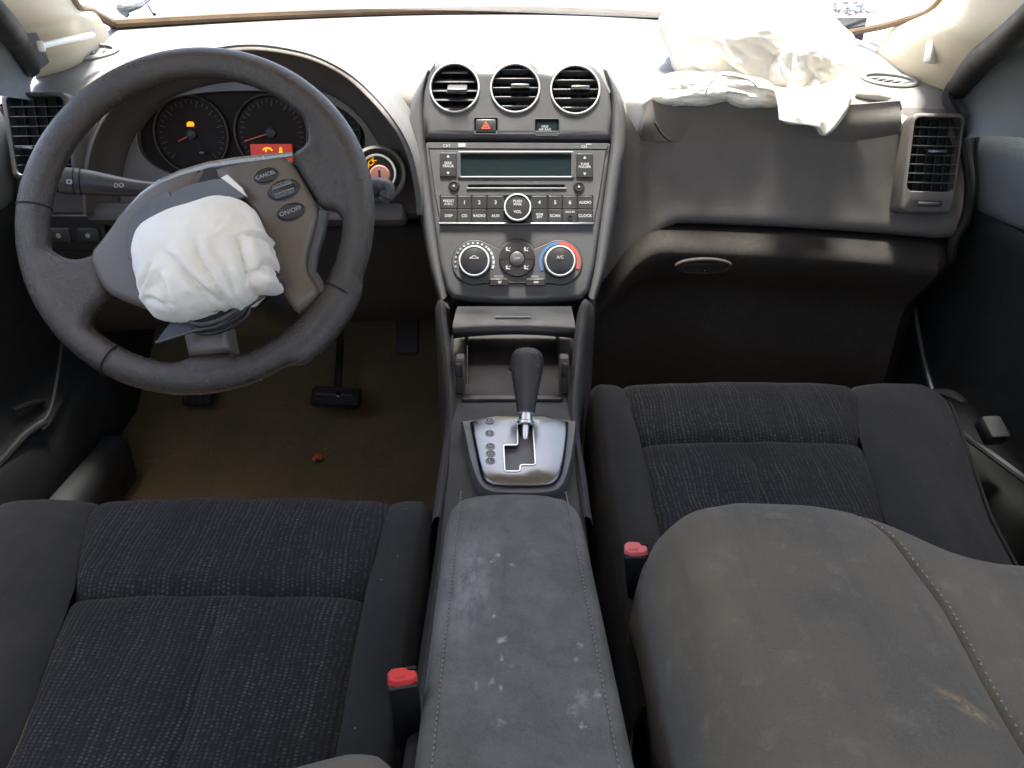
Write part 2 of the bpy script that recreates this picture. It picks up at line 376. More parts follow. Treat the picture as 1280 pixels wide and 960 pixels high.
def inside(x, y, P):
    r = False
    for i in range(len(P)):
        (x0, y0), (x1, y1) = P[i - 1], P[i]
        if (y0 > y) != (y1 > y) and x < (x1 - x0) * (y - y0) / (y1 - y0) + x0: r = not r
    return r
def rcorner(P, r, n=3):
    out = []
    for i in range(len(P)):
        a, b, c = Vector(P[i - 1]), Vector(P[i]), Vector(P[(i + 1) % len(P)])
        p = b + (a - b).normalized() * min(r, (a - b).length * .45); q = b + (c - b).normalized() * min(r, (c - b).length * .45)
        for k in range(n + 1):
            t = k / n; v = p * (1 - t) ** 2 + b * 2 * t * (1 - t) + q * t * t; out.append((v.x, v.y))
    return out
def rect(x0, y0, x1, y1, r=0.0, n=4):
    if r <= 0: return [(x0, y0), (x1, y0), (x1, y1), (x0, y1)]
    out = []
    for cx, cy, a0 in ((x1 - r, y0 + r, -90), (x1 - r, y1 - r, 0), (x0 + r, y1 - r, 90), (x0 + r, y0 + r, 180)):
        for k in range(n + 1):
            a = R(a0 + 90 * k / n); out.append((cx + r * math.cos(a), cy + r * math.sin(a)))
    return out
def circ(cx, cy, r, n=40, a0=0, ry=None):
    return [(cx + r * math.cos(2 * math.pi * k / n + a0), cy + (ry or r) * math.sin(2 * math.pi * k / n + a0)) for k in range(n)]
def lathe(prof, Mf, n=40):
    rows = [[Mf @ Vector((r * math.cos(2 * math.pi * k / n), r * math.sin(2 * math.pi * k / n), z)) for k in range(n)] for r, z in prof]
    V, F = loft(rows, cu=True)
    if prof[0][0] < .003: F.append(tuple(range(n)))
    if prof[-1][0] < .003: F.append(tuple((len(prof) - 1) * n + k for k in range(n)))
    return V, F
def tube(P, r, n=10, closed=False, flat=1.0):
    P = [Vector(p) for p in P]; N = len(P); rows = []; up = None
    for i in range(N):
        t = (P[(i + 1) % N] - P[i - 1]) if closed else (P[min(i + 1, N - 1)] - P[max(i - 1, 0)])
        t.normalize()
        if up is None:
            up = Vector((0, 0, 1)) if abs(t.z) < .9 else Vector((0, 1, 0))
        up = (up - t * up.dot(t)).normalized(); s = t.cross(up)
        rr = r[i] if isinstance(r, (list, tuple)) else r
        rows.append([P[i] + (s * math.cos(2 * math.pi * k / n) + up * math.sin(2 * math.pi * k / n) * flat) * rr for k in range(n)])
    return loft(rows, cu=True, cv=closed, cap=not closed)
def rbox(Mf, sx, sy, sz, b=.002, seg=2):
    bm = bmesh.new(); bmesh.ops.create_cube(bm, size=1)
    for v in bm.verts: v.co = Vector((v.co.x * sx, v.co.y * sy, v.co.z * sz))
    if b > 0: bmesh.ops.bevel(bm, geom=bm.edges[:], offset=min(b, .49 * min(sx, sy, sz)), segments=seg, affect='EDGES', profile=.5)
    bm.verts.index_update(); V = [Mf @ v.co for v in bm.verts]; F = [tuple(v.index for v in f.verts) for f in bm.faces]; bm.free(); return V, F
def T(x, y, z): return Matrix.Translation((x, y, z))
TEXTS = []
def text(s, Mf, x, y, z, size, m, parent, name='lettering', rot=0, sx=1.0):
    c = bpy.data.curves.new('txt', 'FONT'); c.body = s; c.size = size; c.align_x = 'CENTER'; c.align_y = 'CENTER'; c.space_line = .85; c.offset = size * .012
    o = bpy.data.objects.new('txt', c); col.objects.link(o)
    TEXTS.append((o, Mf @ T(x, y, z) @ Matrix.Rotation(rot, 4, 'Z') @ Matrix.Diagonal((sx, 1, 1, 1)), m, parent, name))
def flush_text():
    bpy.context.view_layer.update(); dg = bpy.context.evaluated_depsgraph_get()
    for o, Mf, m, parent, name in TEXTS:
        me = bpy.data.meshes.new_from_object(o.evaluated_get(dg)); c = o.data
        V = [Mf @ v.co for v in me.vertices]; F = [tuple(p.vertices) for p in me.polygons]
        bpy.data.objects.remove(o); bpy.data.curves.remove(c); bpy.data.meshes.remove(me)
        if V: mk(name, V, F, m, parent, smooth=False)
def lerp(a, b, t): return a + (b - a) * t
def sstep(a, b, x):
    t = max(0, min(1, (x - a) / (b - a))); return t * t * (3 - 2 * t)
def interp(tab, x):
    if x <= tab[0][0]: return tab[0][1]
    for (a, b), (c, d) in zip(tab, tab[1:]):
        if x <= c: return lerp(b, d, (x - a) / (c - a))
    return tab[-1][1]
# ================================================================== the setting outside and the shell of the car
mk('ground', [(-200, -200, -.35), (200, -200, -.35), (200, 300, -.35), (-200, 300, -.35)], [(0, 1, 2, 3)], 'gravel', kind='structure')
# floor pan with toe board rising under the dash
rows = []
for y, z in ((-1.0, 0), (.3, 0), (.9, 0), (1.25, .0), (1.42, .02), (1.55, .11), (1.70, .26), (1.78, .42), (1.8, .6)):
    rows.append([(lerp(-.80, .74, k / 24), y, z + .006 * noise.noise(Vector((k * .7, y * 5, 0)))) for k in range(25)])
mk('floor', *loft(rows), 'carpet', kind='structure')
for sx in (-.80, .74):
    mk('side_wall', [(sx, 2.0, -.05), (sx, .9, -.05), (sx, .9, .42), (sx, 1.2, .66), (sx, 2.0, .74)], [(0, 1, 2, 3, 4)], 'dash_low', kind='structure')  # added to stop daylight leaking into the footwells
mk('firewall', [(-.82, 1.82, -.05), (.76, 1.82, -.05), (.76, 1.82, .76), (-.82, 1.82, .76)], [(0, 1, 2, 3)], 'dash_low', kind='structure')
rows = []
for y, z in ((1.13, 1.07), (.9, 1.17), (.5, 1.26), (.3, 1.28), (-.3, 1.27), (-.8, 1.2), (-1.05, 1.1)):
    rows.append([(math.sin(k / 16 * math.pi - math.pi / 2) * .62, y, z - .10 * abs(k / 8 - 1) ** 3) for k in range(17)])
mk('car_roof', *loft(rows), 'liner', kind='structure')  # unseen roof, its front edge brought forward to shade the seats
rows = [[(x, y, z) for x in (-.8, -.3, .3, .74)] for y, z in ((-1.0, 0), (-.75, .33), (-.98, .35), (-1.08, .8), (-1.35, .84))]
mk('rear_bulkhead', *loft(rows), 'fab', kind='structure')

# hood seen through the glass
rows = []
for i in range(13):
    y = lerp(1.92, 3.0, i / 12)
    rows.append([(x * .82, y - .16 * x * x, .735 - .10 * (y - 1.9) ** 1.5 - .05 * x * x + .012 * math.exp(-((abs(x) - .6) / .12) ** 2)) for x in [k / 12 - 1 for k in range(25)]])
mk('car_hood', *loft(rows), 'paint', label='white painted hood beyond the lower edge of the windshield', cat='hood', loc=(0, 1.9, .7))

# windshield: glass pane and brown seal along its foot and both pillars
def wbase(x):
    return Vector((x, 1.80 - .70 * x * x, .776 - .03 * max(x, 0) / .6 * abs(x) / .6 - .010 * (x < 0) * (x / .69) ** 2))
rows = [[wb + Vector((0, .0, -.02)), Vector((wb.x * 1.1, 2.0, .70))] for wb in [Vector((x, 1.80 - .70 * min(x * x, .48) - .02 - .12 * (abs(x) > .7), wbase(max(-.69, min(.605, x))).z - .008 - .05 * (abs(x) > .7))) for x in [lerp(-.84, .78, k / 24) for k in range(25)]]]
mk('cowl', *loft(rows), 'black', kind='structure')  # cowl sheet added to keep sunlight out of the footwells
PL_in = [wbase(-.690), S(112, 13, Y=1.38), S(92, 0, Y=1.30), Vector((-.62, 1.20, .92)), Vector((-.58, 1.12, 1.05))]
PR_in = [wbase(.605), S(1120, 28, Y=1.36), S(1175, 0, Y=1.26), Vector((.60, 1.18, .91)), Vector((.57, 1.12, 1.05))]
wsr = thing('windshield', wbase(0), 'curved windshield with brown seal above the dashboard', 'windshield')
L = cr(PL_in, 5); Rr = cr(PR_in, 5); rows = []
for i in range(len(L)):
    f = i / (len(L) - 1); r = []
    for k in range(21):
        s = k / 20; p = L[i].lerp(Rr[i], s); b = 4 * s * (1 - s); p.y += (1.80 - (L[0].y + Rr[0].y) / 2) * b * (1 - f * .6); p.z += .012 * b
        r.append(p)
    rows.append(r)
mk('glass_pane', *loft(rows), 'glass', wsr)
basep = [wbase(lerp(-.690, .605, k / 40)) for k in range(41)]
mk('base_seal', *tube([p + Vector((0, -.012, .0)) for p in basep], .0085, 8), 'seal', wsr)
mk('pillar_seal', *tube([p + Vector((.004, -.01, 0)) for p in cr(PL_in, 6)], .0075, 8), 'seal', wsr)
mk('pillar_seal', *tube([p + Vector((-.004, -.01, 0)) for p in cr(PR_in, 6)], .0055, 8), 'seal', wsr)

# A-pillar trims
def pillar(name, A, B, foot, label, sgn):
    t = thing(name, foot, label, 'pillar trim')
    A = cr(A, 6); B = cr(B, 6); n = min(len(A), len(B)); rows = []
    for i in range(n):
        r = []
        for k in range(13):
            s = k / 12; p = A[i].lerp(B[i], s); b = math.sin(math.pi * s)
            p += Vector((-sgn * .022, -.03, .0)) * b; r.append(p)
        rows.append(r)
    # rounded lower lip
    r0 = rows[0]; rows.insert(0, [p + Vector((sgn * .004, .004, -.012)) for p in r0]); rows.insert(0, [p + Vector((sgn * .02, .02, -.03)) for p in r0])
    mk('cover', *loft(rows), 'liner', t)
    return t
PL_out = [S(44, 78, Y=1.22), S(30, 45, Y=1.14), S(2, 8, Y=1.02), Vector((-.60, .85, .95)), Vector((-.58, .60, 1.14))]
PR_out = [S(1190, 104, Y=1.17), S(1215, 70, Y=1.08), S(1278, 14, Y=.93), Vector((.57, .78, .95)), Vector((.57, .60, 1.14))]
A_L = [S(140, 50, Y=1.42), S(120, 16, Y=1.38), S(92, 0, Y=1.30), Vector((-.62, 1.20, .92)), Vector((-.58, 1.12, 1.05))]
A_R = [S(1095, 62, Y=1.40), S(1122, 29, Y=1.36), S(1175, 0, Y=1.26), Vector((.60, 1.18, .91)), Vector((.57, 1.12, 1.05))]
pl = pillar('a_pillar_trim', A_L, PL_out, S(60, 70, Y=1.25), 'beige pillar trim left of the windshield on the steering wheel side', -1)
pr = pillar('a_pillar_trim', A_R, PR_out, S(1170, 95, Y=1.2), 'beige pillar trim right of the windshield on the glovebox side', 1)
q = [S(1163, 58, Y=1.2), S(1175, 68, Y=1.2), S(1168, 80, Y=1.2)]
mk('clip_tab', *rbox(frame(S(1166, 66, Y=1.17), (1, .5, -.2), (0, .2, 1)), .022, .028, .012, .003), 'whitestick', pr)
for nm, pth, par in (('door_seal', PL_out, pl), ('door_seal', PR_out, pr)):
    s = -1 if par is pl else 1
    mk(nm, *tube([p + Vector((s * .006, -.012, -.004)) for p in cr(pth, 6)], .017, 10), 'rubber', par)

# wiper arm and grit behind the glass
wp = thing('windshield_wiper', S(165, 22, Y=1.62), 'grey wiper arm behind the left corner of the windshield', 'wiper')
mk('wiper_arm', *tube([S(160, 20, Y=1.66), S(152, 12, Y=1.66), S(172, 6, Y=1.7), S(185, -2, Y=1.75)], [.006, .011, .008, .006], 8), 'debris', wp)
mk('wiper_blade', *tube([S(193, 18, Y=1.8), S(186, 6, Y=1.82), S(180, -6, Y=1.85)], .0045, 6), 'metal_dark', wp)
g = Geo()
for k in range(70):
    p = S(random.gauss(1062, 16), random.gauss(11, 5), Y=1.86 + random.random() * .12); s = random.uniform(.002, .0065)
    g.add(*rbox(Matrix.Translation(p) @ Matrix.Rotation(random.random() * 3, 4, (random.random(), random.random(), 1)), s * 2, s, s, 0))
g.mk('glass_grit', 'debris', label='blue grey grit on the cowl behind the right end of the windshield', cat='debris', kind='stuff', smooth=False, loc=S(1060, 15, Y=1.9))

# ================================================================== dashboard
dash = thing('dashboard', (0, 1.3, .45), 'dark grey dashboard spanning the car under the windshield', 'dashboard')
XL, XR = -.765, .668
def fy(x): return (1.215 - .10 * (max(x, 0) / .66) ** 2.6) if x > 0 else (1.235 - .06 * (-x / .76) ** 2)
def yb(x): return wbase(max(-.69, min(.605, x))).y + .004
def zt(x): return .012 * sstep(.1, -.2, x) + .0
def top_profile(x):
    f = fy(x); b = yb(x); zb = wbase(max(-.69, min(.605, x))).z - .006; z0 = zt(x)
    return [(b, zb), (lerp(f, b, .75), lerp(.712 + z0, zb, .68)), (lerp(f, b, .45), .718 + z0), (f + .10, .703 + z0), (f + .045, .690 + z0), (f + .014, .672 + z0)]
def face_profile(x):
    f = fy(x); z0 = zt(x); d = .115 * (1 - sstep(.125, .262, x)) if x > .05 else 0
    return [(f + .014, .672 + z0), (f + .002, .655 + z0), (f - .006, .62), (f - .016, .57 - d * .3), (f - .026, .535 - d * .7), (f - .034, .512 - d), (f - .030, .500 - d), (f - .012, .494 - d), (f + .03, .492 - d)]
xs = [lerp(XL, XR, k / 70) for k in range(71)]
rt = []; rf = []
for x in xs:
    e = 0
    if x > XR - .05: e = ((x - XR + .05) / .05) ** 2
    if x < XL + .05: e = ((XL + .05 - x) / .05) ** 2
    rt.append([(x, p.x, p.y - e * .02) for p in cr(top_profile(x), 5)])
    rf.append([(x, p.x + e * .03, p.y - e * .0) for p in cr(face_profile(x), 5)])
mk('dash_top', *loft(rt), 'dash_top', dash)
mk('dash_face', *loft(rf), 'dash', dash)

for x_ in (-.785, .70): mk('light_block', *rbox(T(x_, 1.52, .66), .07, .70, .02, .004), 'dash_low', dash)  # unseen strips added to block sun leaking past the dash ends
# lower dash: knee panel on the driver's side
rows = []
for x in [lerp(XL, -.10, k / 24) for k in range(25)]:
    f = fy(x)
    rows.append([(x, p.x, p.y) for p in cr([(f + .03, .50), (f - .02, .492), (f - .03, .47), (f - .02, .40), (f + .005, .33), (f + .06, .285), (f + .2, .27)], 5)])
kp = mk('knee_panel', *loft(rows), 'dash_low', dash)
fr = frame(S(93, 293, Y=1.13), (1, 0, 0), (0, .12, 1))
g = plate(rect(-.045, -.024, .05, .03, .006), [(0, -.02), (0, .004), (.002, .006)], fr); mk('switch_panel', *g, 'black', dash)
for k in (-1, 1):
    b = mk('switch_button', *rbox(fr @ T(.022 * k + .004, .0, .007), .034, .022, .008, .003), 'dash_low', dash)
    mk('symbol', *plate(circ(.022 * k + .004, .0, .0035, 12), [(0, .0105), (0, .0117)], fr), 'grey_print', b)

# glovebox with rounded ledge and recessed latch
rows = []
for k in range(45):
    s = k / 44; x = lerp(.118, .655, s); f = fy(x)
    dip = .11 * (1 - sstep(0, .24, s)) ** 1.6           # left end curls down towards the console
    e = .05 * sstep(.93, 1, s)
    rows.append([(x, p.x + e, p.y - dip * wgt) for p, wgt in zip(cr([(f + .02, .493), (f - .030, .490), (f - .050, .483), (f - .066, .468), (f - .066, .452), (f - .046, .425), (f - .005, .375), (f + .0, .30), (f + .0, .12)], 4), [1] * 20 + [max(0, 1 - i * .12) for i in range(20)])])
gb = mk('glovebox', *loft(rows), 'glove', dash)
lf = frame(S(880, 334, Y=1.120), (1, 0, 0), (0, -.25, 1))
mk('latch_bezel', *plate(circ(0, 0, .044, 40, ry=.014), [(0, -.006), (0, -.0005), (.002, .001)], lf, [circ(0, -.001, .037, 40, ry=.009)]), 'glove', gb)
mk('latch_recess', *plate(circ(0, -.001, .037, 30, ry=.0092), [(0, -.004), (0, -.001)], lf), 'void', gb)
mk('latch_handle', *rbox(lf @ T(0, .004, .0005), .06, .007, .003, .0014), 'glove', gb)
mk('lock_pin', *lathe([(.002, 0), (.002, .004), (.0012, .005)], lf @ T(.001, -.004, .0), 12), 'alu', gb)

# side vents: frame, recess, slats, tab
def side_vent(o, w_, h_, ya, nsl, xa=(1, 0, 0), tabx=.0, low=False, tabz=0):
    f = frame(o, xa, ya)
    hl = h_ * .5; lowx = .022 if low else 0
    out = rect(-w_ / 2 - (.008 if not low else .005), -hl - .008 - lowx, w_ / 2 + (.008 if not low else .004), hl + .006, .010)
    inn = rect(-w_ / 2, -hl, w_ / 2, hl, .008)
    p = mk('side_vent', *plate(out, [(0, -.06), (0, .002), (.0015, .005), (.004, .0065)], f, [inn], hdepth=-.016), 'stack' if not low else 'dash', dash)
    mk('recess', *plate(inn, [(0, -.020), (0, -.0155)], f), 'void', p)
    for k in range(nsl):
        y = lerp(-hl, hl, (k + 1) / (nsl + 1))
        mk('slat', *rbox(f @ T(0, y, .000) @ Matrix.Rotation(R(9), 4, 'X'), w_ - .001, .0014, .008, .0005), 'stack', p)
    for k in range(4):
        x = lerp(-w_ / 2, w_ / 2, (k + 1) / 5)
        mk('rear_vane', *rbox(f @ T(x, 0, -.010), .0015, h_ - .002, .008, .0005), 'black', p)
    mk('tab', *rbox(f @ T(tabx, tabz, .008), .026, .0055, .014, .002), 'alu', p)
    if low:
        mk('outlet_wheel_slot', *plate(rect(-.019, -hl - .0215, .019, -hl - .0125, .002), [(0, .004), (0, .0072)], f), 'black', p)
        mk('outlet_wheel', *rbox(f @ T(0, -hl - .017, .007), .030, .0052, .006, .002), 'stack', p)
    return p
side_vent(S(1166, 194, Y=1.108), .064, .100, (0, .30, 1), 7, (1, -.10, 0), low=True, tabz=.004)
side_vent(S(52, 170, Y=1.156), .078, .108, (0, .3, 1), 7, (1, .08, 0), tabx=-.02, tabz=-.018)
# oval defroster vents on the dash top
def oval(o, xa, ya, rx, ry, nsl):
    f = frame(o, xa, ya)
    p = mk('defroster_vent', *plate(circ(0, 0, rx, 44, ry=ry), [(0, -.02), (0, .001), (.002, .003)], f, [circ(0, 0, rx * .82, 40, ry=ry * .74)], hdepth=-.015), 'dash_top', dash)
    mk('recess', *plate(circ(0, 0, rx * .83, 40, ry=ry * .75), [(0, -.018), (0, -.014)], f), 'void', p)
    for k in range(nsl):
        x = lerp(-rx, rx, (k + 1) / (nsl + 1)) * .8; hh = ry * .74 * math.sqrt(max(0, 1 - (x / (rx * .82)) ** 2)) * 1.9
        mk('slat', *rbox(f @ T(x, 0, -.003) @ Matrix.Rotation(R(35), 4, 'Y') @ Matrix.Rotation(R(-18), 4, 'Z'), .0022, hh, .010, .0006), 'dash_top', p)
def dash_z(x, y):
    P = [(p.x, p.y) for p in cr(top_profile(x), 5)][::-1]
    return interp(P, y)
def on_dash(px, py):
    t = .8
    while t < 2.2:
        p = S(px, py, t=t)
        if p.y > fy(p.x) + .02 and p.z < dash_z(p.x, p.y): break
        t += .002
    h = .02; sx = (dash_z(p.x + h, p.y) - dash_z(p.x - h, p.y)) / (2 * h); sy = (dash_z(p.x, p.y + h) - dash_z(p.x, p.y - h)) / (2 * h)
    return p, sx, sy
for px, py, ang, rx, ry in ((1112, 101, -38, .042, .027), (105, 66, 32, .052, .030)):
    p, sx, sy = on_dash(px, py); a = R(ang); xa = Vector((math.cos(a), math.sin(a), 0)); ya = Vector((-math.sin(a), math.cos(a), 0))
    xa.z = sx * xa.x + sy * xa.y; ya.z = sx * ya.x + sy * ya.y
    oval(p + Vector((0, 0, .001)), xa, ya, rx, ry, 5)

# ------------------------------------------------------------------ centre stack (plane facing the seats, leaning back 28 degrees)
K = 1.12 / FPX; SC = CAMP + FW * 1.12
SF = frame(SC, (1, 0, 0), UP)
def sp(px, py): return ((px - 640) * K, (480 - py) * K)
def spp(P): return [sp(*p) for p in P]
stk = thing('centre_stack', SC + Vector((0, .1, -.08)), 'grey centre stack with three round vents in the middle of the dashboard', 'centre stack')
vc = [(568.4, 109.8), (644, 110.3), (719, 112.2)]
top = [(530, 172), (527, 140), (529, 112), (535, 92)]
for i, (cx, cy) in enumerate(vc):
    a0, a1 = (158, 38) if i == 0 else (142, 38) if i == 1 else (142, 20)
    for k in range(9):
        a = R(lerp(a0, a1, k / 8)); top.append((cx + 39.5 * math.cos(a), cy - 39.5 * math.sin(a)))
top += [(763, 112), (766, 140), (765, 173)]
RND = [(0, -.12), (0, -.010), (.0012, -.0055), (.0035, -.0022), (.007, -.0004), (.011, 0)]
mk('vent_bezel', *plate(spp(top), RND, SF, [circ(*sp(cx, cy), 31.4 * K, 48) for cx, cy in vc] + [rect(*sp(593, 167.5), *sp(622, 147.5), .002), rect(*sp(669, 169), *sp(698.5, 149), .002)], hdepth=-.05), 'stack', stk)
# scalloped hood running back from the vents to the dash top
crest = top[3:-2]; rows = []
for i, (dy, dz) in enumerate(((.0, -.002), (.012, .004), (.05, .012), (.12, .014), (.22, .014), (.32, .010))):
    f = i / 5; r = []
    for (px, py) in crest:
        x, y = sp(px, py); p = SF @ Vector((x * 1.0, y - .003, -.004)); zz = lerp(p.z, .738, sstep(0, .8, f))
        r.append((p.x * lerp(1, 1.12, f), p.y + dy, zz + dz * (1 - abs(p.x) / .3)))
    rows.append(r)
mk('vent_hood', *loft(rows), 'dash_top', stk)
low = [(531, 177), (764, 178), (760, 215), (751, 280), (744, 330), (737, 362), (728, 373), (700, 377), (645, 379), (590, 377), (565, 373), (557, 362), (549, 330), (542, 280), (534, 215)]
mk('lower_panel', *plate(spp(low), [(0, -.12), (0, -.008), (.001, -.005), (.003, -.0025), (.006, -.001), (.009, -.0006)], SF), 'stack', stk)
# side cheeks that flare from the stack into the dash
for s in (-1, 1):
    A = [(535, 86), (527, 125), (528, 178), (533, 215), (541, 280), (549, 335), (556, 372)] if s < 0 else [(758, 86), (767, 125), (767, 178), (762, 215), (753, 280), (746, 335), (738, 372)]
    rows = []
    for q, (px, py) in enumerate(A):
        x, y = sp(px, py); p = SF @ Vector((x, y, -.004)); fl = [.003, .017, .021, .020, .019, .016, .012][q]
        rows.append([(p.x - s * .004, p.y + .012, p.z), (p.x, p.y - .001, p.z), (p.x + s * fl * .35, p.y - .004, p.z - .001), (p.x + s * fl * .75, p.y + .002, p.z - .002), (p.x + s * fl, p.y + .016, p.z - .003), (p.x + s * fl * 1.15, p.y + .06, p.z - .004), (p.x + s * fl * 1.3, p.y + .16, p.z - .006)])
    rows = [cr(r, 4) for r in rows]; rows = list(map(list, zip(*[cr([r[j] for r in rows], 5) for j in range(len(rows[0]))])))
    mk('side_cheek', *loft(rows), 'stack', stk)
for i, (cx, cy) in enumerate(vc):
    x, y = sp(cx, cy); f = SF @ T(x, y, 0); r = 31.4 * K
    p = mk('round_vent', *lathe([(r * 1.0, -.006), (r * 1.005, .0005), (r * .985, .0028), (r * .95, .003), (r * .925, .0015), (r * .92, -.045)][::1], f, 56), 'silver', stk)
    me = p.data
    mk('duct', *lathe([(r * .915, .0), (r * .915, -.044), (0.001, -.045)], f, 40), 'void', p)
    tilt = R(38) if i == 0 else R(-6)
    for k in range(5):
        yy = lerp(-r, r, (k + .75) / 5.5); hw = math.sqrt(max(0, (r * .9) ** 2 - yy * yy))
        mk('slat', *rbox(f @ T(0, yy, -.008) @ Matrix.Rotation(tilt, 4, 'X'), hw * 2, .0018, .016, .0007), 'stack', p)
    for k in range(4):
        xx = lerp(-r, r, (k + 1) / 5); hh = math.sqrt(max(0, (r * .85) ** 2 - xx * xx))
        mk('rear_vane', *rbox(f @ T(xx, 0, -.028), .0014, hh * 2, .014, .0004), 'black', p)
    tx = .004 if i else .004
    if i == 0: mk('tab', *rbox(f @ T(tx, -.003, .004) @ Matrix.Rotation(R(38), 4, 'X'), .029, .006, .022, .002), 'stack', p); mk('tab_edge', *rbox(f @ T(tx, -.0105, .0105) @ Matrix.Rotation(R(38), 4, 'X'), .030, .0035, .003, .001), 'alu', p)
    else: mk('tab', *rbox(f @ T(tx + .003, .0, .003), .028, .0065, .014, .0022), 'alu', p)
# hazard switch and airbag lamp
x, y = sp(607.4, 157.5)
hz = mk('hazard_switch', *rbox(SF @ T(x, y, -.006), 26 * K, 17 * K, .016, .0025), 'button', stk)
tri = [(-.0068, -.005), (.0068, -.005), (0, .0062)]
mk('warning_triangle', *plate([(a + x, b + y) for a, b in tri], [(0, .0012), (0, .0026)], SF, [[(a * .62 + x, b * .62 + y - .0003) for a, b in tri]]), 'redprint', hz)
mk('warning_triangle', *plate([(a * .38 + x, b * .38 + y - .0004) for a, b in tri], [(0, .0012), (0, .0026)], SF), 'redprint', hz)
x, y = sp(683.7, 159)
al = mk('airbag_lamp', *rbox(SF @ T(x, y, -.008), 27 * K, 18 * K, .014, .0015), 'screen', stk)
text('PASS\nAIR BAG', SF, x - .003, y - .001, -.0008, .0048, 'grey_print', al)
for (x0, y0, x1, y1) in ((592, 168.5, 623, 146.5), (668, 170, 699.5, 148)):
    a, b = sp(x0, y0); c, d = sp(x1, y1)
    mk('switch_frame', *plate(rect(a, b, c, d, .003), [(0, -.01), (0, .0004), (.0006, .0012)], SF, [rect(a + .0014, b + .0014, c - .0014, d - .0014, .002)]), 'stack', stk)

# ------------------------------------------------------------------ audio unit
au = thing('audio_unit', SF @ Vector((*sp(647, 282), 0)), 'car stereo with dark display and CD slot below the round vents', 'car stereo')
Z1 = .0022
def srect(x0, y0, x1, y1, r=0): a, b = sp(x0, y1); c, d = sp(x1, y0); return rect(a, b, c, d, r)
mk('top_strip', *plate(spp([(534, 178.5), (761, 179.5), (758.5, 187), (535.5, 186)]), [(0, -.002), (0, .0012), (.0006, .002)], SF), 'stack', au)
fas = spp([(536.5, 187.5), (757.5, 188.5), (749, 244), (741.5, 281), (551, 281), (544, 244)])
mk('fascia', *plate(fas, [(0, -.003), (0, .001), (.0008, Z1)], SF, [srect(574, 191.5, 716, 222.5, .0015), srect(585.5, 231.5, 705.5, 236.8, .001), srect(550, 245, 741, 279, .001)], hdepth=-.008), 'stack', au)
dsp = mk('display', *plate(srect(574, 191.5, 716, 222.5, .0015), [(0, -.008), (0, .0006)], SF), 'screen', au)
a = mk('display_frame', *plate(srect(572, 189.8, 718, 224.2, .003), [(0, .001), (0, .0030), (.0008, .0036)], SF, [srect(576, 193.2, 714, 221, .0015)]), 'stack', au)
mk('cd_slot', *plate(srect(585.5, 231.5, 705.5, 236.8, .001), [(0, -.012), (0, .0002)], SF), 'void', au)
mk('slot_lip', *plate(srect(583, 235.3, 708, 237.6, .0008), [(0, .0015), (0, .0034), (.0004, .0037)], SF), 'stack', au)
def key(parent, x0, y0, x1, y1, txts, name='button', z=.0035, m='button', r=.0016, size=.0058):
    P = srect(x0, y0, x1, y1, r)
    b = mk(name, *plate(P, [(0, -.006), (0, z - .0008), (.0008, z)], SF), m, parent)
    for tx, px, py, sz in txts: text(tx, SF, *sp(px, py), z + .0003, sz, 'white', b)
    return b
key(au, 550, 192, 571, 222, [('SEEK\nTRACK', 560.5, 207, .0052)], 'seek_button', .0045)
key(au, 720, 193, 741, 223, [('TUNE\nFOLDER', 730.5, 208, .0048)], 'tune_button', .0045)
def arrow(px, py, up, parent, z=.0049, s=.0022, m='white', dbl=False):
    x, y = sp(px, py); k = 1 if up else -1
    mk('arrow_symbol', *plate([(x - s, y - k * s * .8), (x + s, y - k * s * .8), (x, y + k * s)], [(0, z - .001), (0, z)], SF), m, parent)
ch = {c.name.split('.')[0]: c for c in au.children}
arrow(560.5, 196.5, True, ch['seek_button']); arrow(560.5, 217.5, False, ch['seek_button'])
arrow(730.5, 198, True, ch['tune_button']); arrow(730.5, 218.5, False, ch['tune_button'])
text('CAT', SF, *sp(558.5, 183), .0024, .0056, 'white', au); text('CH', SF, *sp(730, 184), .0024, .0056, 'white', au)
mk('disc_symbol', *plate(srect(573, 179.6, 582, 184.5, .0006), [(0, .0018), (0, .0024)], SF), 'grey_print', au)
mk('disc_symbol', *plate(srect(732, 180.2, 739, 181.5), [(0, .0018), (0, .0024)], SF), 'grey_print', au)
for px, py in ((567.5, 232.8), (723.4, 234)):
    x, y = sp(px, py)
    b = mk('round_button', *lathe([(.0082, -.002), (.0082, .003), (.0074, .0042), (.0055, .0046), (.0052, .0038), (.001, .0038)], SF @ T(x, y, 0), 28), 'button', au)
    arrow(px, py, True, b, z=.0046, s=.0018)
GX = [(550.5, 571.5), (572, 589.5), (590, 608.5), (609, 630), (664, 684.5), (685, 702.5), (703, 721.5), (722, 740.5)]
TT = ['PRESET\nA·B·C', '1', '2', '3', '4', '5', '6', 'AUDIO']; TB = ['DISP', 'CD', 'RADIO', 'AUX', 'RDM\nRPT', 'SCAN', 'AUX IN', 'CLOCK']
for i, (a, b) in enumerate(GX):
    n = len(TT[i]); key(au, a, 245.3, b, 261.8, [(TT[i], (a + b) / 2, 253.8, .0052 if n > 6 else .0056 if n > 1 else .0078)], 'preset_button', .0030)
    lb = key(au, a, 262.3, b, 278.8, [(TB[i], (a + b) / 2, 270.4 if i != 6 else 265.6, (.0040 if i == 6 else .0048 if i == 4 else .0058))], 'mode_button', .0030)
    if i == 6: mk('jack_socket', *lathe([(.0036, .002), (.0036, .0042), (.0026, .0042), (.0024, .001), (.0005, .001)], SF @ T(*sp((a + b) / 2, 272.5), 0), 20), 'void', lb)
mk('panel_edge', *plate(srect(549, 279.2, 741.5, 281.4), [(0, .001), (0, .0034), (.0005, .0038)], SF), 'alu', au)
x, y = sp(646.9, 261.7); r = 17 * K
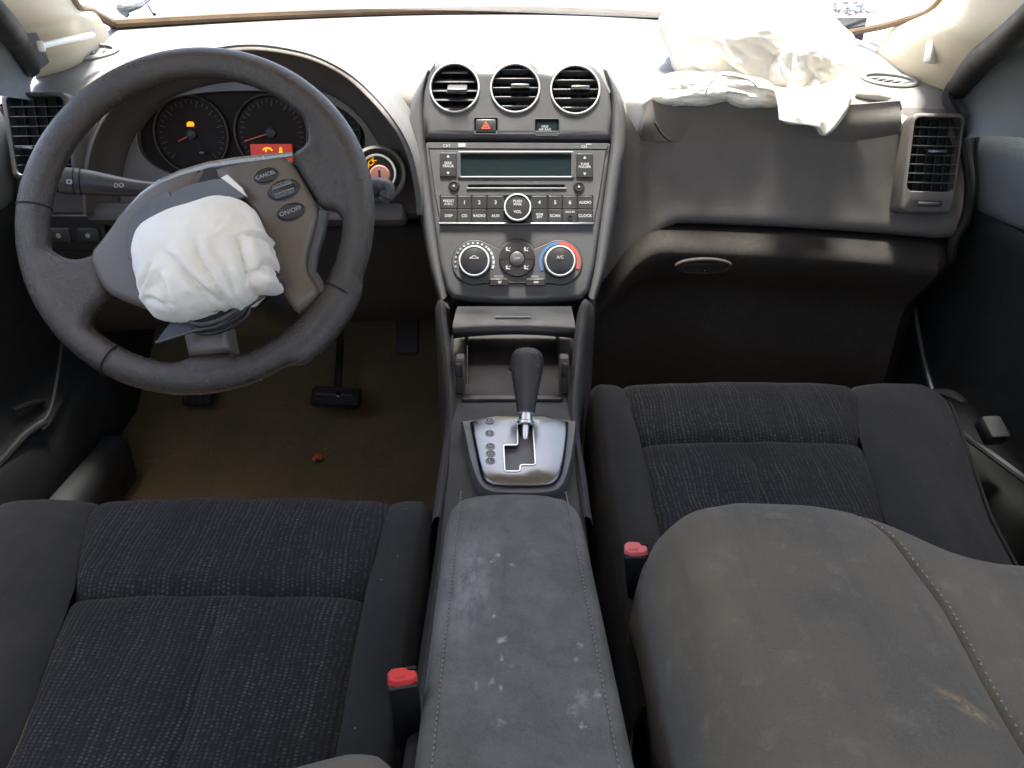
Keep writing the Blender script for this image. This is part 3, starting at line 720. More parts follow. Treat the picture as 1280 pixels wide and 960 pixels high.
kn = mk('volume_knob', *lathe([(r * 1.05, -.002), (r * 1.04, .002), (r * .97, .004), (r * .94, .0125), (r * .90, .0142), (r * .86, .0145), (.001, .0138)], SF @ T(x, y, 0), 48), 'button', au)
mk('chrome_ring', *lathe([(r * 1.0, .0105), (r * 1.0, .0140), (r * .96, .0155), (r * .90, .0155), (r * .875, .0142), (r * .875, .011)], SF @ T(x, y, 0), 56), 'silver', kn)
text('PUSH\nPWR', SF, x, y + .006, .0146, .0054, 'white', kn); text('VOL', SF, x, y - .0068, .0146, .0060, 'white', kn)

# ------------------------------------------------------------------ climate control
cc = thing('climate_control', SF @ Vector((*sp(647, 362), 0)), 'heater control panel with two chrome ringed dials under the stereo', 'heater control')
out = []
for cx, a0, a1 in ((593.3, 300, 55), ):
    for k in range(20): a = R(lerp(290, 60, k / 19)); out.append((cx + 28 * math.cos(a), 328 - 28 * math.sin(a)))
for k in range(8): a = R(lerp(150, 30, k / 7)); out.append((646.2 + 25 * math.cos(a), 324 - 25 * math.sin(a)))
for k in range(20): a = R(lerp(120, -110, k / 19)); out.append((699.4 + 28 * math.cos(a), 328 - 28 * math.sin(a)))
out2 = spp(out)
mk('groove_trim', *plate(offset(out2, .0012), [(0, -.002), (0, .0004)], SF), 'void', cc)
mk('panel', *plate(out2, [(0, -.002), (0, .0008), (.0006, .0014)], SF), 'stack', cc)
def arc_plate(cx, cy, r0, r1, a0, a1, z, n=14):
    A = [(cx + r0 * math.cos(R(lerp(a0, a1, k / n))), cy + r0 * math.sin(R(lerp(a0, a1, k / n)))) for k in range(n + 1)]
    B = [(cx + r1 * math.cos(R(lerp(a0, a1, k / n))), cy + r1 * math.sin(R(lerp(a0, a1, k / n)))) for k in range(n + 1)]
    return plate(A + B[::-1], [(0, z - .0008), (0, z)], SF)
for px, nm, lab in ((593.3, 'fan_dial', ''), (699.4, 'temperature_dial', 'A/C')):
    x, y = sp(px, 328); r = 19.3 * K; f = SF @ T(x, y, 0)
    d = mk(nm, *lathe([(r * 1.06, .0), (r * 1.04, .004), (r * .93, .006), (r * .90, .0145), (r * .84, .0155), (.001, .0150)], f, 56), 'button', cc)
    mk('chrome_ring', *lathe([(r * 1.0, .010), (r * .995, .0138), (r * .95, .0160), (r * .89, .0160), (r * .87, .0145), (r * .87, .011)], f, 56), 'silver', d)
    if lab: text(lab, SF, x, y + .005, .0158, .0062, 'white', d)
    if nm == 'fan_dial':
        mk('car_symbol', *plate([(x + a * .0016, y + .0045 + b * .0016) for a, b in ((-4, -1), (4, -1), (4, .4), (2.2, .6), (1.2, 1.8), (-1.2, 1.8), (-2.4, .6), (-4, .3))], [(0, .0152), (0, .0158)], SF, [[(x + a * .0016, y + .0045 + b * .0016) for a, b in ((-3, -.4), (3, -.4), (1.6, .4), (.8, 1.2), (-.8, 1.2), (-1.6, .2))]]), 'white', d)
        for k in range(16):
            a = lerp(195, -15, k / 15); w_ = lerp(.3, 1, k / 15)
            mk('fan_scale_mark', *arc_plate(x, y, lerp(23.2, 22.4, k / 15) * K, 25.2 * K, a - 4.5, a + (2.5 if k < 11 else 8.5) - 2, .0022, 3), 'grey_print' if k < 5 else 'white', cc)
    else:
        mk('cold_scale', *arc_plate(x, y, 22 * K, 25.6 * K, 205, 93, .0022), 'blueprint', cc)
        mk('hot_scale', *arc_plate(x, y, 22 * K, 25.6 * K, 92, -20, .0022), 'redprint', cc)
x, y = sp(646.2, 324); r = 22.8 * K
md = mk('mode_pad', *lathe([(r, 0), (r * .99, .003), (r * .94, .0045), (r * .45, .0052), (r * .42, .0035), (.001, .0035)], SF @ T(x, y, 0), 48), 'button', cc)
mk('mode_button', *lathe([(r * .39, .002), (r * .39, .0058), (r * .34, .0068), (.001, .0064)], SF @ T(x, y, 0), 32), 'stack', md)
mk('button_ring', *lathe([(r * .41, .004), (r * .41, .0062), (r * .385, .0062), (r * .385, .004)], SF @ T(x, y, 0), 32), 'alu', md)
text('OFF', SF, x, y, .0070, .0050, 'grey_print', md)
for a in (0, 180):
    mk('split_line', *rbox(SF @ T(x + .7 * r * math.cos(R(a)), y, .0048), r * .5, .0008, .001, 0), 'void', md)
for ax, ay in ((-1, 1), (1, 1), (-1, -1), (1, -1)):
    cx, cy = x + ax * .0132, y + ay * .0132; s = .0016
    g = Geo()
    g.add(*plate(circ(cx - s, cy + s * 1.6, s * .75, 10), [(0, .0048), (0, .0056)], SF))
    g.add(*plate([(cx - s * 2, cy + s), (cx - s * .6, cy + s), (cx - s * .2, cy - s * .6), (cx + s * 1.6, cy - s * .2), (cx + s * 1.9, cy - s * 1.8), (cx + s * 1.2, cy - s * 1.8), (cx + s * 1.0, cy - s * 1.1), (cx - s * 1.4, cy - s * 1.6)], [(0, .0048), (0, .0056)], SF))
    g.add(*plate([(cx + s * .4, cy + s * .9), (cx + s * 2.2, cy + s * 2.0), (cx + s * 2.4, cy + s * 1.5), (cx + s * .7, cy + s * .5)], [(0, .0048), (0, .0056)], SF))
    g.mk('airflow_symbol', 'white', md)
for (x0, x1, tx) in ((611.4, 636, 'FRONT'), (656.5, 681.5, 'REAR')):
    b = key(cc, x0, 349, x1, 357.6, [], 'defrost_button', .0048, 'button', .0022)
    text(tx, SF, *sp((x0 + x1) / 2, 346), .0017, .0042, 'grey_print', cc)
    cx, cy = sp((x0 + x1) / 2 + 1, 353.3)
    mk('defrost_symbol', *plate([(cx - .003, cy + .0018), (cx + .003, cy + .0018), (cx + .0015, cy - .002), (cx - .0015, cy - .002)] if tx == 'FRONT' else [(cx - .0034, cy + .0015), (cx + .0034, cy + .0015), (cx + .0034, cy - .0015), (cx - .0034, cy - .0015)], [(0, .0046), (0, .0053)], SF), 'grey_print', b)

# ================================================================== instrument cluster behind the wheel
ic = thing('instrument_cluster', S(320, 262, Y=1.17), 'hooded instrument cluster with dark gauges behind the steering wheel', 'instrument cluster')
arch = [(108, 268), (108, 225), (118, 175), (145, 130), (192, 95), (250, 72), (310, 63), (365, 69), (405, 82), (442, 105), (482, 147), (506, 187), (518, 235), (521, 268)]
AO = cr([S(px, py, Y=1.10 + .02 * (py < 120)) for px, py in arch], 5)
face = [(150, 262), (152, 232), (160, 190), (182, 150), (215, 122), (262, 106), (315, 101), (362, 105), (398, 113), (428, 127), (458, 155), (478, 190), (492, 232), (495, 262)]
CFm = frame(S(320, 190, Y=1.165), (1, 0, 0), (0, .22, 1))
AI = cr([(CFm @ Vector((*on_plane(px, py, CFm), 0))) for px, py in face], 5)
rows = []
C0 = S(320, 190, Y=1.165)
for i in range(len(AO)):
    o, n = AO[i], AI[i]; out = Vector((o.x - C0.x, 0, o.z - C0.z)).normalized()
    back = Vector((o.x + out.x * .012, o.y + .30, max(.62, o.z + out.z * .004) if o.z > .6 else o.z))
    rows.append([n + Vector((0, .03, 0)), n, n.lerp(o, .5) + out * .004, o + Vector((0, .006, 0)) - out * .002, o, o + Vector((0, .004, 0)) + out * .005, o + Vector((0, .014, 0)) + out * .009, o.lerp(back, .35) + out * .006, back])
rows = [cr(r, 4) for r in rows]
mk('hood_shell', *loft([r[:21] for r in rows]), 'dash', ic)
mk('hood_top', *loft([r[20:] for r in rows]), 'dash_top', ic)
facep = [on_plane(px, py, CFm) for px, py in face]; facep = [(p.x, p.y) for p in cr(facep, 4)]
lensp = [on_plane(px, py, CFm) for px, py in ((176, 190), (172, 165), (184, 142), (207, 126), (240, 118), (290, 114), (350, 115), (392, 122), (426, 136), (446, 152), (456, 170), (452, 192), (432, 206), (395, 210), (350, 222), (290, 225), (235, 222), (198, 210))]
lensp = cr2(lensp, 4)
mk('bezel', *plate(facep, [(0, -.01), (0, 0), (.001, .001)], CFm, [lensp], hdepth=-.012), 'spoke', ic)
mk('gauge_backing', *plate(offset(lensp, .001), [(0, -.018), (0, -.012)], CFm), 'gaugeface', ic)
for px, py, rr, n in ((237, 168, 47, 28), (338, 166, 46, 30), (418, 166, 32, 16)):
    x, y = on_plane(px, py, CFm); r = rr * 1.14 / FPX
    gz = -.009 + (.003 if rr == 46 else 0)
    f = CFm @ T(x, y, gz)
    gp = mk('gauge', *lathe([(r, -.002), (r, .003), (r * .97, .0055), (r * .94, .0045), (r * .925, .0002), (.001, 0)], f, 56), 'gaugeface', ic)
    mk('gauge_ring', *lathe([(r * 1.0, .001), (r * .995, .0054), (r * .975, .0058), (r * .955, .0052), (r * .945, .001)], f, 56), 'lens', gp)
    for k in range(n):
        a = R(lerp(225, -45, k / (n - 1))); L_ = .16 if k % 3 == 0 else .08
        mk('tick', *rbox(f @ Matrix.Rotation(a, 4, 'Z') @ T(r * (.86 - L_ / 2), 0, .0006), r * L_, .0011, .0008, 0), 'lens', gp)
    na = {47: 205, 46: 196, 32: 230}[rr]
    mk('needle', *rbox(f @ Matrix.Rotation(R(na), 4, 'Z') @ T(r * (.2 if rr == 47 else .36), 0, .003), r * (.4 if rr == 47 else .80), .0018, .0012, .0004), 'needle', gp)
    mk('needle_cap', *lathe([(r * .14, .001), (r * .13, .005), (r * .08, .006), (.0005, .006)], f, 24), 'black', gp)
x, y = on_plane(237, 155, CFm)
mk('engine_lamp', *plate([(x + a * .0011, y + b * .0011) for a, b in ((-5, -3), (4, -3), (5, 1), (3, 3), (-1, 3.4), (-4, 2))], [(0, -.004), (0, -.0018)], CFm), 'amber', ic)
x0, y0 = on_plane(315, 203, CFm); x1, y1 = on_plane(364, 180, CFm)
ld = mk('message_display', *plate(rect(x0, y0, x1, y1, .001), [(0, -.006), (0, .0015)], CFm), 'redlcd', ic)
cxm = lerp(x0, x1, .42); cym = (y0 + y1) / 2 + .003
mk('warning_symbol', *plate([(cxm + a * .0013, cym + b * .0013) for a, b in ((-6, 2), (-2, 4.5), (3, 4), (6, 1), (4.5, 0), (2, 2), (-1, 2.2), (-1, -1), (-3, -1), (-2.6, 1.6), (-5, .6))], [(0, .001), (0, .0021)], CFm), 'amber', ld)
mk('warning_symbol', *rbox(CFm @ T(cxm, cym - .006, .0018), .018, .0026, .0008, 0), 'amber', ld)
cxm = lerp(x0, x1, .74)
mk('belt_symbol', *plate([(cxm + a * .0013, cym + b * .0013 - .001) for a, b in ((-5, -5), (5, -5), (5.5, -3), (2.5, -1), (1.5, 1.5), (1.6, 4), (0, 5.2), (-1.6, 4), (-1.5, 1.5), (-2.5, -1), (-5.5, -3))], [(0, .001), (0, .0021)], CFm), 'amber', ld)
x, y = on_plane(252, 191, CFm); mk('trip_stalk', *lathe([(.0018, -.008), (.0018, .004), (.001, .005)], CFm @ T(x, y, 0), 10), 'grey_print', ic)
mk('lower_trim', *rbox(frame(S(312, 268, Y=1.135), (1, 0, 0), (0, .5, 1)), .47, .03, .05, .01), 'dash', ic)

# ignition switch and the wiper stalk in front of it
ig = thing('ignition_switch', S(472, 216, Y=1.10), 'chrome ringed ignition switch with yellow lettering right of the wheel', 'ignition switch')
IF = frame(S(472, 217, Y=1.09), (1, .12, 0), (0, .28, 1)); r = .0265
mk('chrome_ring', *lathe([(r, -.03), (r, .004), (r * .96, .008), (r * .88, .008), (r * .84, .004), (r * .84, -.01)], IF, 48), 'chrome', ig)
mk('dial', *lathe([(r * .84, -.01), (r * .84, .001), (r * .6, .002), (.001, .002)], IF, 40), 'black', ig)
mk('cap', *lathe([(r * .56, .0), (r * .55, .006), (r * .48, .009), (.001, .0095)], IF @ T(.003, -.003, 0), 32), mat('faded_red_cap', (.35, .15, .12), .5), ig)
mk('key_slot', *rbox(IF @ T(.003, -.003, .0095), .003, .014, .001, 0), 'void', ig)
text('LOCK', IF, -.011, .0115, .0026, .0095, 'amber', ig, rot=R(42))
mk('bezel_cup', *lathe([(r * 1.5, -.035), (r * 1.45, -.004), (r * 1.3, .0), (r * 1.08, -.012), (r * 1.02, -.02)], IF, 40), 'dash', ig)
# ================================================================== steering wheel
RK = R(34); WC = Vector((-.3367, .8068, .6117))
WF = frame(WC, (1, 0, 0), (0, math.sin(RK), math.cos(RK)))
def wpx(P): return [on_plane(px, py, WF) for px, py in P]
def wpz(P, z): return [on_plane(px, py, WF @ T(0, 0, z)) for px, py in P]
sw = thing('steering_wheel', WC, 'black leather steering wheel with burst airbag cover, in front of the driver seat', 'steering wheel')
g = Geo(); RM = .1735; rows = []
for i in range(160):
    a = 2 * math.pi * i / 160; d = math.degrees(a) % 360
    rr = .0156 + .0012 * math.exp(-((d - 25) / 22) ** 2) + .0006 * math.exp(-((d - 172) / 20) ** 2)
    row = []
    for k in range(20):
        b = 2 * math.pi * k / 20; q = RM + rr * 1.08 * math.cos(b); row.append(WF @ Vector((q * math.cos(a), q * math.sin(a), rr * .98 * math.sin(b))))
    rows.append(row)
g.add(*loft(rows, cu=True, cv=True))
def pad_(P, zt_, zb_, n=2, ed=.009):
    P = chaikin(wpx(P), n)
    pr = [(ed, zb_), (ed * .3, lerp(zb_, zt_, .18)), (0, lerp(zb_, zt_, .4)), (0, lerp(zb_, zt_, .6)), (ed * .3, lerp(zb_, zt_, .82)), (ed, zt_)]
    bm = bmesh.new(); prev = None
    first = None
    for ins, z in pr:
        vs = [bm.verts.new((x, y, z)) for x, y in offset(P, -ins)]
        if prev:
            for i in range(len(vs)): bm.faces.new((prev[i], prev[(i + 1) % len(vs)], vs[(i + 1) % len(vs)], vs[i]))
        else: first = vs
        prev = vs
    bmesh.ops.triangulate(bm, faces=[bm.faces.new(prev), bm.faces.new(first)]); bm.verts.index_update()
    V = [WF @ v.co for v in bm.verts]; F = [tuple(v.index for v in f.verts) for f in bm.faces]; bm.free(); return V, F
# leather arms blending the rim into the spokes
g.add(*pad_([(48, 300), (78, 322), (100, 326), (124, 316), (136, 345), (140, 372), (118, 392), (112, 412), (95, 425), (60, 380)], .012, -.012))
g.add(*pad_([(358, 100), (375, 130), (385, 165), (385, 182), (360, 196), (384, 236), (402, 264), (420, 262), (432, 282), (452, 262), (450, 200), (425, 140)], .011, -.013))
g.add(*pad_([(403, 366), (418, 372), (432, 362), (452, 330), (455, 370), (425, 420), (380, 462), (352, 452), (372, 430), (378, 412), (374, 392)], .011, -.013))
g.add(*pad_([(210, 455), (232, 450), (240, 444), (292, 440), (304, 448), (330, 455), (322, 482), (260, 490), (215, 480)], .012, -.013))
rim = g.mk('rim', 'rim', sw, sharp=None)
md_ = rim.modifiers.new('remesh', 'REMESH'); md_.mode = 'VOXEL'; md_.voxel_size = .0022; md_.use_smooth_shade = True
ms = rim.modifiers.new('smooth', 'SMOOTH'); ms.factor = .6; ms.iterations = 12
# dark stitched joints across the rim
for d in (176, -118, -27):
    a = R(d); f = WF @ Matrix.Rotation(a, 4, 'Z') @ T(RM, 0, 0)
    pts = [f @ Vector((math.cos(b) * .0172, 0, math.sin(b) * .0156)) for b in [2 * math.pi * k / 28 for k in range(28)]]
    mk('rim_joint', *tube(pts, .0010, 6, closed=True), 'void', sw)
# spoke covers
SPK = [(0, -.016), (0, .006), (.0012, .0105), (.004, .0135), (.008, .0148)]
rs = mk('spoke_cover', *plate(chaikin(wpx([(262, 218), (300, 206), (332, 201), (362, 197), (383, 232), (402, 266), (396, 292), (389, 316), (386, 340), (395, 355), (404, 368), (390, 383), (374, 395), (358, 372), (346, 340), (335, 300), (320, 262)]), 1), SPK, WF), 'spoke', sw)
mk('spoke_cover', *plate(chaikin(wpx([(198, 231), (240, 214), (268, 212), (250, 245), (215, 300), (200, 360), (212, 395), (190, 388), (160, 379), (138, 368), (125, 345), (117, 322), (138, 297), (160, 265)]), 1), SPK, WF), 'spoke', sw)
mk('spoke_cover', *plate(wpx([(230, 405), (284, 392), (293, 440), (266, 444), (240, 446)]), SPK, WF), 'spoke', sw)
# upper edge trim, its windshield glint put into a paler material
e = [(160, 262), (178, 244), (200, 229), (228, 217), (262, 207), (300, 201), (335, 197), (366, 193)]
mk('top_edge_trim', *tube([WF @ Vector((*p, .011)) for p in wpz(e, .011)], [.002, .003, .004, .0045, .0045, .0045, .004, .003], 8), 'trim', sw)
e = [(404, 266), (399, 292), (391, 318), (388, 340), (398, 356), (408, 370)]
mk('side_edge_trim', *tube([WF @ Vector((*p, .003)) for p in wpz(e, .003)], .0065, 10), 'stack', sw)
mk('module_cavity', *plate(chaikin(wpx([(180, 262), (215, 228), (262, 215), (305, 214), (330, 250), (345, 300), (342, 350), (300, 392), (235, 408), (185, 380), (165, 330)]), 2), [(0, -.03), (0, .012)], WF), 'black', sw)
# column and boss behind the wheel
hubc = WF @ Vector((0, -.01, -.02)); mk('boss', *lathe([(.07, 0), (.068, -.03), (.05, -.06), (.045, -.09)], WF @ T(0, -.01, -.012), 32), 'black', sw)
# cruise buttons
ax_ = R(20)
for (px, py, a, b, tx) in ((333, 220, .0122, .0075, ['CANCEL']), (355, 237.5, .0165, .0100, ['ACCEL/RES', 'COAST/SET']), (364, 265, .0142, .0086, ['ON/OFF'])):
    x, y = wpz([(px, py)], .0148)[0]; f = WF @ T(x, y, .0148) @ Matrix.Rotation(ax_, 4, 'Z')
    b_ = mk('cruise_button', *plate(circ(0, 0, a, 32, ry=b), [(0, -.003), (0, .0012), (.001, .0022), (.0025, .0026)], f), 'button', rs if False else sw)
    mk('button_rim', *plate(circ(0, 0, a + .0014, 32, ry=b + .0014), [(0, -.002), (0, .0006), (.0004, .0012)], f, [circ(0, 0, a + .0002, 32, ry=b + .0002)]), 'spoke', b_)
    if len(tx) == 1: text(tx[0], f, 0, 0, .0029, .0056 if tx[0] == 'CANCEL' else .0066, 'white', b_)
    else:
        text(tx[0], f, 0, .0058, .0029, .0042, 'grey_print', b_); text(tx[1], f, 0, -.0058, .0029, .0042, 'grey_print', b_)
        mk('rocker_bar', *rbox(f @ T(0, 0, .003), .024, .0055, .003, .0015), 'button', b_)
        for s in (1, -1): mk('rocker_edge', *rbox(f @ T(.0, .0030 * s, .0036), .022, .0006, .0012, 0), 'white', b_)
# torn cover flaps
def flap(name, P, z0, dz, m='pad', th=.003, fn=None):
    P = wpz(P, z0); V, F = plate(P, [(0, z0 - th), (0, z0), (.0006, z0 + .0006)], Matrix())
    out = []
    for v in V:
        k = fn(v.x, v.y) if fn else 0
        out.append(WF @ Vector((v.x, v.y, v.z + k)))
    return mk(name, out, F, m, sw)
flap('torn_cover_flap', cr2([(214, 243), (232, 233), (262, 225), (280, 224), (296, 232), (308, 244), (285, 250), (255, 258), (228, 263), (218, 262)], 3), .028, 0, fn=lambda x, y: -.25 * (x + .01) ** 2)
flap('torn_cover_flap', cr2([(158, 288), (163, 272), (178, 257), (196, 246), (211, 240), (217, 262), (196, 272), (184, 285), (178, 310), (176, 322), (164, 326), (158, 310)], 3), .026, 0)
flap('torn_cover_flap', [(276, 222), (284, 218), (302, 234), (309, 246), (300, 240)], .0285, 0, 'bag')
flap('torn_cover_flap', [(160, 322), (177, 310), (172, 336)], .022, 0, 'button')
# lower flap that carries the badge
LP = [(195, 428), (204, 414), (218, 398), (246, 386), (300, 362), (345, 338), (351, 346), (347, 358), (318, 378), (272, 410), (244, 414)]
lo = mk('badge_flap', *plate(wpz(LP, .04), [(.0, .036), (0, .040), (.001, .0415)], WF), 'button', sw)
mk('flap_edge', *tube([WF @ Vector((*wpz([(a, b)], .0415)[0], .0415)) for a, b in ((195, 428), (243, 413), (250, 412), (272, 408), (318, 377), (346, 358), (351, 346))], .0018, 6), 'stack', lo)
bx_, by_ = wpz([(271, 389)], .043)[0]; bf = WF @ T(bx_, by_, .043) @ Matrix.Rotation(R(22), 4, 'Z')
for k, (sx, sy, zz) in enumerate(((1, 1, 0), (1.06, 1.12, -.006), (1.1, 1.2, -.011))):
    pts = [bf @ Vector((.0265 * sx * math.cos(a), .0105 * sy * math.sin(a) - k * .003, zz + .004)) for a in [2 * math.pi * q / 40 for q in range(40)]]
    mk('badge_ring', *tube(pts, .0022, 8, closed=True), 'button' if k else 'stack', lo)
mk('badge_plate', *plate(circ(0, 0, .0255, 36, ry=.0095), [(0, -.002), (0, .001)], bf), 'void', lo)
mk('badge_clip', *rbox(bf @ T(0, .002, .006), .006, .009, .006, .002), 'chrome', lo)

# driver airbag: a deflated, gathered lump of white nylon
def lump(name, o, Mf, rad, fn, m, sub=6, **k):
    bm = bmesh.new(); bmesh.ops.create_icosphere(bm, subdivisions=sub, radius=1)
    for v in bm.verts:
        d = v.co.normalized(); r = fn(d); v.co = Vector((d.x * rad[0] * r, d.y * rad[1] * r, d.z * rad[2] * r))
    bm.verts.index_update(); V = [Mf @ v.co for v in bm.verts]; F = [tuple(v.index for v in f.verts) for f in bm.faces]; bm.free()
    return mk(name, V, F, m, sharp=None, loc=o, **k)
def fold_field(folds):
    segs = []
    for P, dep, w_ in folds:
        L = [0]
        for p, q in zip(P, P[1:]): L.append(L[-1] + math.dist(p, q))
        segs.append((P, L, dep, w_))
    def fn(x, y):
        tot = 0
        for P, L, dep, w_ in segs:
            bd, bs, bt = 9, 0, 0
            for k in range(len(P) - 1):
                (x0, y0), (x1, y1) = P[k], P[k + 1]; ex, ey = x1 - x0, y1 - y0; l2 = ex * ex + ey * ey
                t = max(0, min(1, ((x - x0) * ex + (y - y0) * ey) / l2)); dx, dy = x - x0 - t * ex, y - y0 - t * ey; d = math.hypot(dx, dy)
                if d < bd: bd = d; bs = 1 if ex * dy - ey * dx > 0 else -1; bt = (L[k] + t * math.sqrt(l2)) / L[-1]
            if bd > w_ * 6: continue
            s = bd * bs; tp = min(1, (bt + .02) * 4) * min(1, (1.12 - bt) * 4)
            tot += dep * tp * (-math.exp(-abs(s) / (w_ * .8)) + .75 * math.exp(-((s - 2.0 * w_) / (1.7 * w_)) ** 2) + .15 * math.exp(-((s + 2.4 * w_) / (1.6 * w_)) ** 2))
        return tot
    return fn
x, y = on_plane(276, 337, WF)
BF = WF @ T(x, y, .042) @ Matrix.Rotation(R(19), 4, 'Z')
bo = BF.translation.copy(); BR = (.0650, .0560, .052); BFp = BF @ T(0, 0, .035)
def bp2(P): return [(a / BR[0], b / BR[1]) for a, b in [on_plane(px, py, BFp) for px, py in P]]
ff = fold_field([(bp2(P), d, w_) for P, d, w_ in (
    ([(252, 300), (258, 325), (268, 345), (276, 368), (276, 380)], .085, .05), ([(300, 290), (306, 315), (311, 340), (312, 362)], .10, .045), ([(212, 318), (228, 332), (246, 352), (268, 374)], .10, .055),
    ([(196, 330), (188, 345), (172, 360)], .08, .045), ([(342, 302), (336, 320), (318, 338), (312, 345)], .09, .05), ([(296, 300), (312, 292), (330, 288)], .06, .035), ([(204, 345), (210, 360), (212, 380)], .06, .04),
    ([(176, 372), (190, 372), (204, 380)], .05, .035), ([(285, 270), (282, 282), (276, 292)], .03, .03), ([(322, 325), (330, 335), (344, 332)], .05, .035), ([(234, 340), (250, 362), (262, 384)], .05, .035), ([(286, 330), (290, 350), (288, 372)], .05, .035))])
def bagshape(d):
    q = (abs(d.x) ** 3.4 + abs(d.y) ** 3.2 + abs(d.z) ** 2.2) ** (-1 / 2.8)
    k = lerp(1, q, .62) * (1 + .12 * sstep(.2, -.8, d.y) * abs(d.x)) * (1 + .05 * noise.noise(d * 1.6 + Vector((2, 0, 1))) + .018 * noise.noise(d * 4.5) - .05 * max(0, .12 - abs(noise.noise(Vector((d.x * 5, d.y * 2.2, d.z * 3))))) - .05 * max(0, .08 - abs(noise.noise(d * 6 + Vector((3, 3, 3))))))
    if d.z > -.35: k *= 1 + ff(d.x * k, d.y * k) * 1.25
    return k
lump('driver_airbag', bo, BF, BR, bagshape, 'bag', label='crumpled white airbag bulging out of the steering wheel hub', cat='airbag')

# stalks
st = thing('headlight_stalk', S(195, 238, Y=.95), 'black headlight stalk left of the steering column', 'stalk')
pth = cr([S(225, 236, Y=.97), S(188, 236, Y=.955), S(150, 233, Y=.945), S(110, 228, Y=.935), S(74, 225, Y=.925)], 5)
mk('lever', *tube(pth, [lerp(.0085, .0155, sstep(.15, .9, i / (len(pth) - 1))) for i in range(len(pth))], 18), 'stack', st)
pe = pth[-1]; mk('end_cap', *tube([pe, pe + Vector((-.012, -.002, .001))], [.0150, .0135], 18), 'dash_low', st)
for k, pos in ((.80, 0), (.88, 0)):
    p = pth[int(k * (len(pth) - 1))]; mk('ring_groove', *tube([p, p + (pth[-1] - pth[-2]).normalized() * .0012], .0162, 18), 'void', st)
sf = frame(S(86, 227, Y=.908), (1, 0, 0), (0, .45, 1))
mk('lamp_symbol', *plate(rect(-.003, -.0025, .003, .0025, .001), [(0, -.002), (0, .0)], sf, [rect(-.002, -.0015, .002, .0015)]), 'white', st)
for k in (-1, 1): mk('lamp_symbol', *plate(circ(.0032 * k, 0, .0028, 14), [(0, -.002), (0, 0)], frame(S(148, 231.5, Y=.929), (1, 0, 0), (0, .45, 1)), [circ(.0032 * k, 0, .0018, 12)]), 'white', st)
ws = thing('wiper_stalk', S(450, 238, Y=.98), 'grey wiper stalk poking out right of the steering wheel rim', 'stalk')
pth = cr([S(392, 238, Y=.98), S(430, 236, Y=.965), S(462, 233, Y=.955), S(476, 232, Y=.952)], 5)
mk('lever', *tube(pth, .0105, 16), 'stack', ws)
mk('knob_end', *tube(cr([S(474, 232, Y=.952), S(479, 233, Y=.950), S(484, 237, Y=.948), S(482, 246, Y=.945), S(478, 252, Y=.944)], 5), [.010] * 5 + [.0105] * 5 + [.0095] * 6 + [.007] * 4 + [.003], 14), 'stack', ws)
sc_ = thing('steering_column', S(300, 300, Y=1.0), 'dark steering column shroud behind the wheel', 'steering column')
mk('shroud', *rbox(frame(WF @ Vector((.0, -.03, -.155)), (1, 0, 0), (0, math.sin(RK), math.cos(RK))), .13, .12, .20, .03, 4), 'dash_low', sc_)

# ================================================================== passenger airbag and the torn dash skin
dk = thing('torn_dash_flap', S(960, 172, Y=1.2), 'torn grey dash skin flap folded up under the passenger airbag', 'dash flap')
topc = [(803, 128), (812, 122), (826, 120), (860, 127), (900, 128), (945, 130), (1000, 131), (1060, 131), (1125, 126)]
botc = [(800, 176), (815, 176), (835, 177), (870, 178), (910, 178), (950, 178), (1000, 178), (1060, 177), (1122, 168)]
A = cr([S(px, py, Y=fy((px - 640) / 961 * 1.15) + .007 - .010 * (abs(i - 4) / 4) ** 3) for i, (px, py) in enumerate(topc)], 6); B = cr([S(px, py, Y=fy((px - 640) / 961 * 1.15) - .0035 - .006 * (abs(px - 965) > 120)) for px, py in botc], 6); rows = []
n = len(A)
for k in range(10):
    s = k / 9; r = []
    for i in range(n):
        p = B[i].lerp(A[i], s); e = max(0, 1 - i / 9) + max(0, (i - n + 10) / 9)
        p.y -= .003 * math.sin(math.pi * s) * (1 - e) + .012 * e * math.sin(math.pi * min(1, s * 1.2)) * (1 - s * .4); r.append(p)
    rows.append(r)
V, F = loft(rows); V2 = [v + Vector((0, .003, .0005)) for v in map(Vector, V)]; nv = len(V)
bnd = list(range(n)) + [k * n + n - 1 for k in range(1, 10)] + [9 * n + i for i in range(n - 2, -1, -1)] + [k * n for k in range(8, 0, -1)]
F = F + [tuple(i + nv for i in f) for f in F] + [(bnd[i], bnd[(i + 1) % len(bnd)], bnd[(i + 1) % len(bnd)] + nv, bnd[i] + nv) for i in range(len(bnd))]
mk('skin', list(map(Vector, V)) + V2, F, 'dash', dk)
for (a, b, c) in (((838, 176), (828, 168), (818, 152)), ((1098, 172), (1112, 166), (1124, 160))):
    mk('crease_shadow', *tube(cr([S(*a, Y=1.166), S(*b, Y=1.160), S(*c, Y=1.158)], 5), [.0006] + [.0020] * 5 + [.0022] * 4 + [.0006], 6), 'dash_low', dk)  # dark tubes stand in for the shadow in the flap's corner creases
mk('torn_edge', *tube(cr([S(1110, 126, Y=1.17), S(1124, 127, Y=1.165), S(1126, 145, Y=1.16), S(1122, 168, Y=1.15)], 4), .0016, 6), 'dash_top', dk)

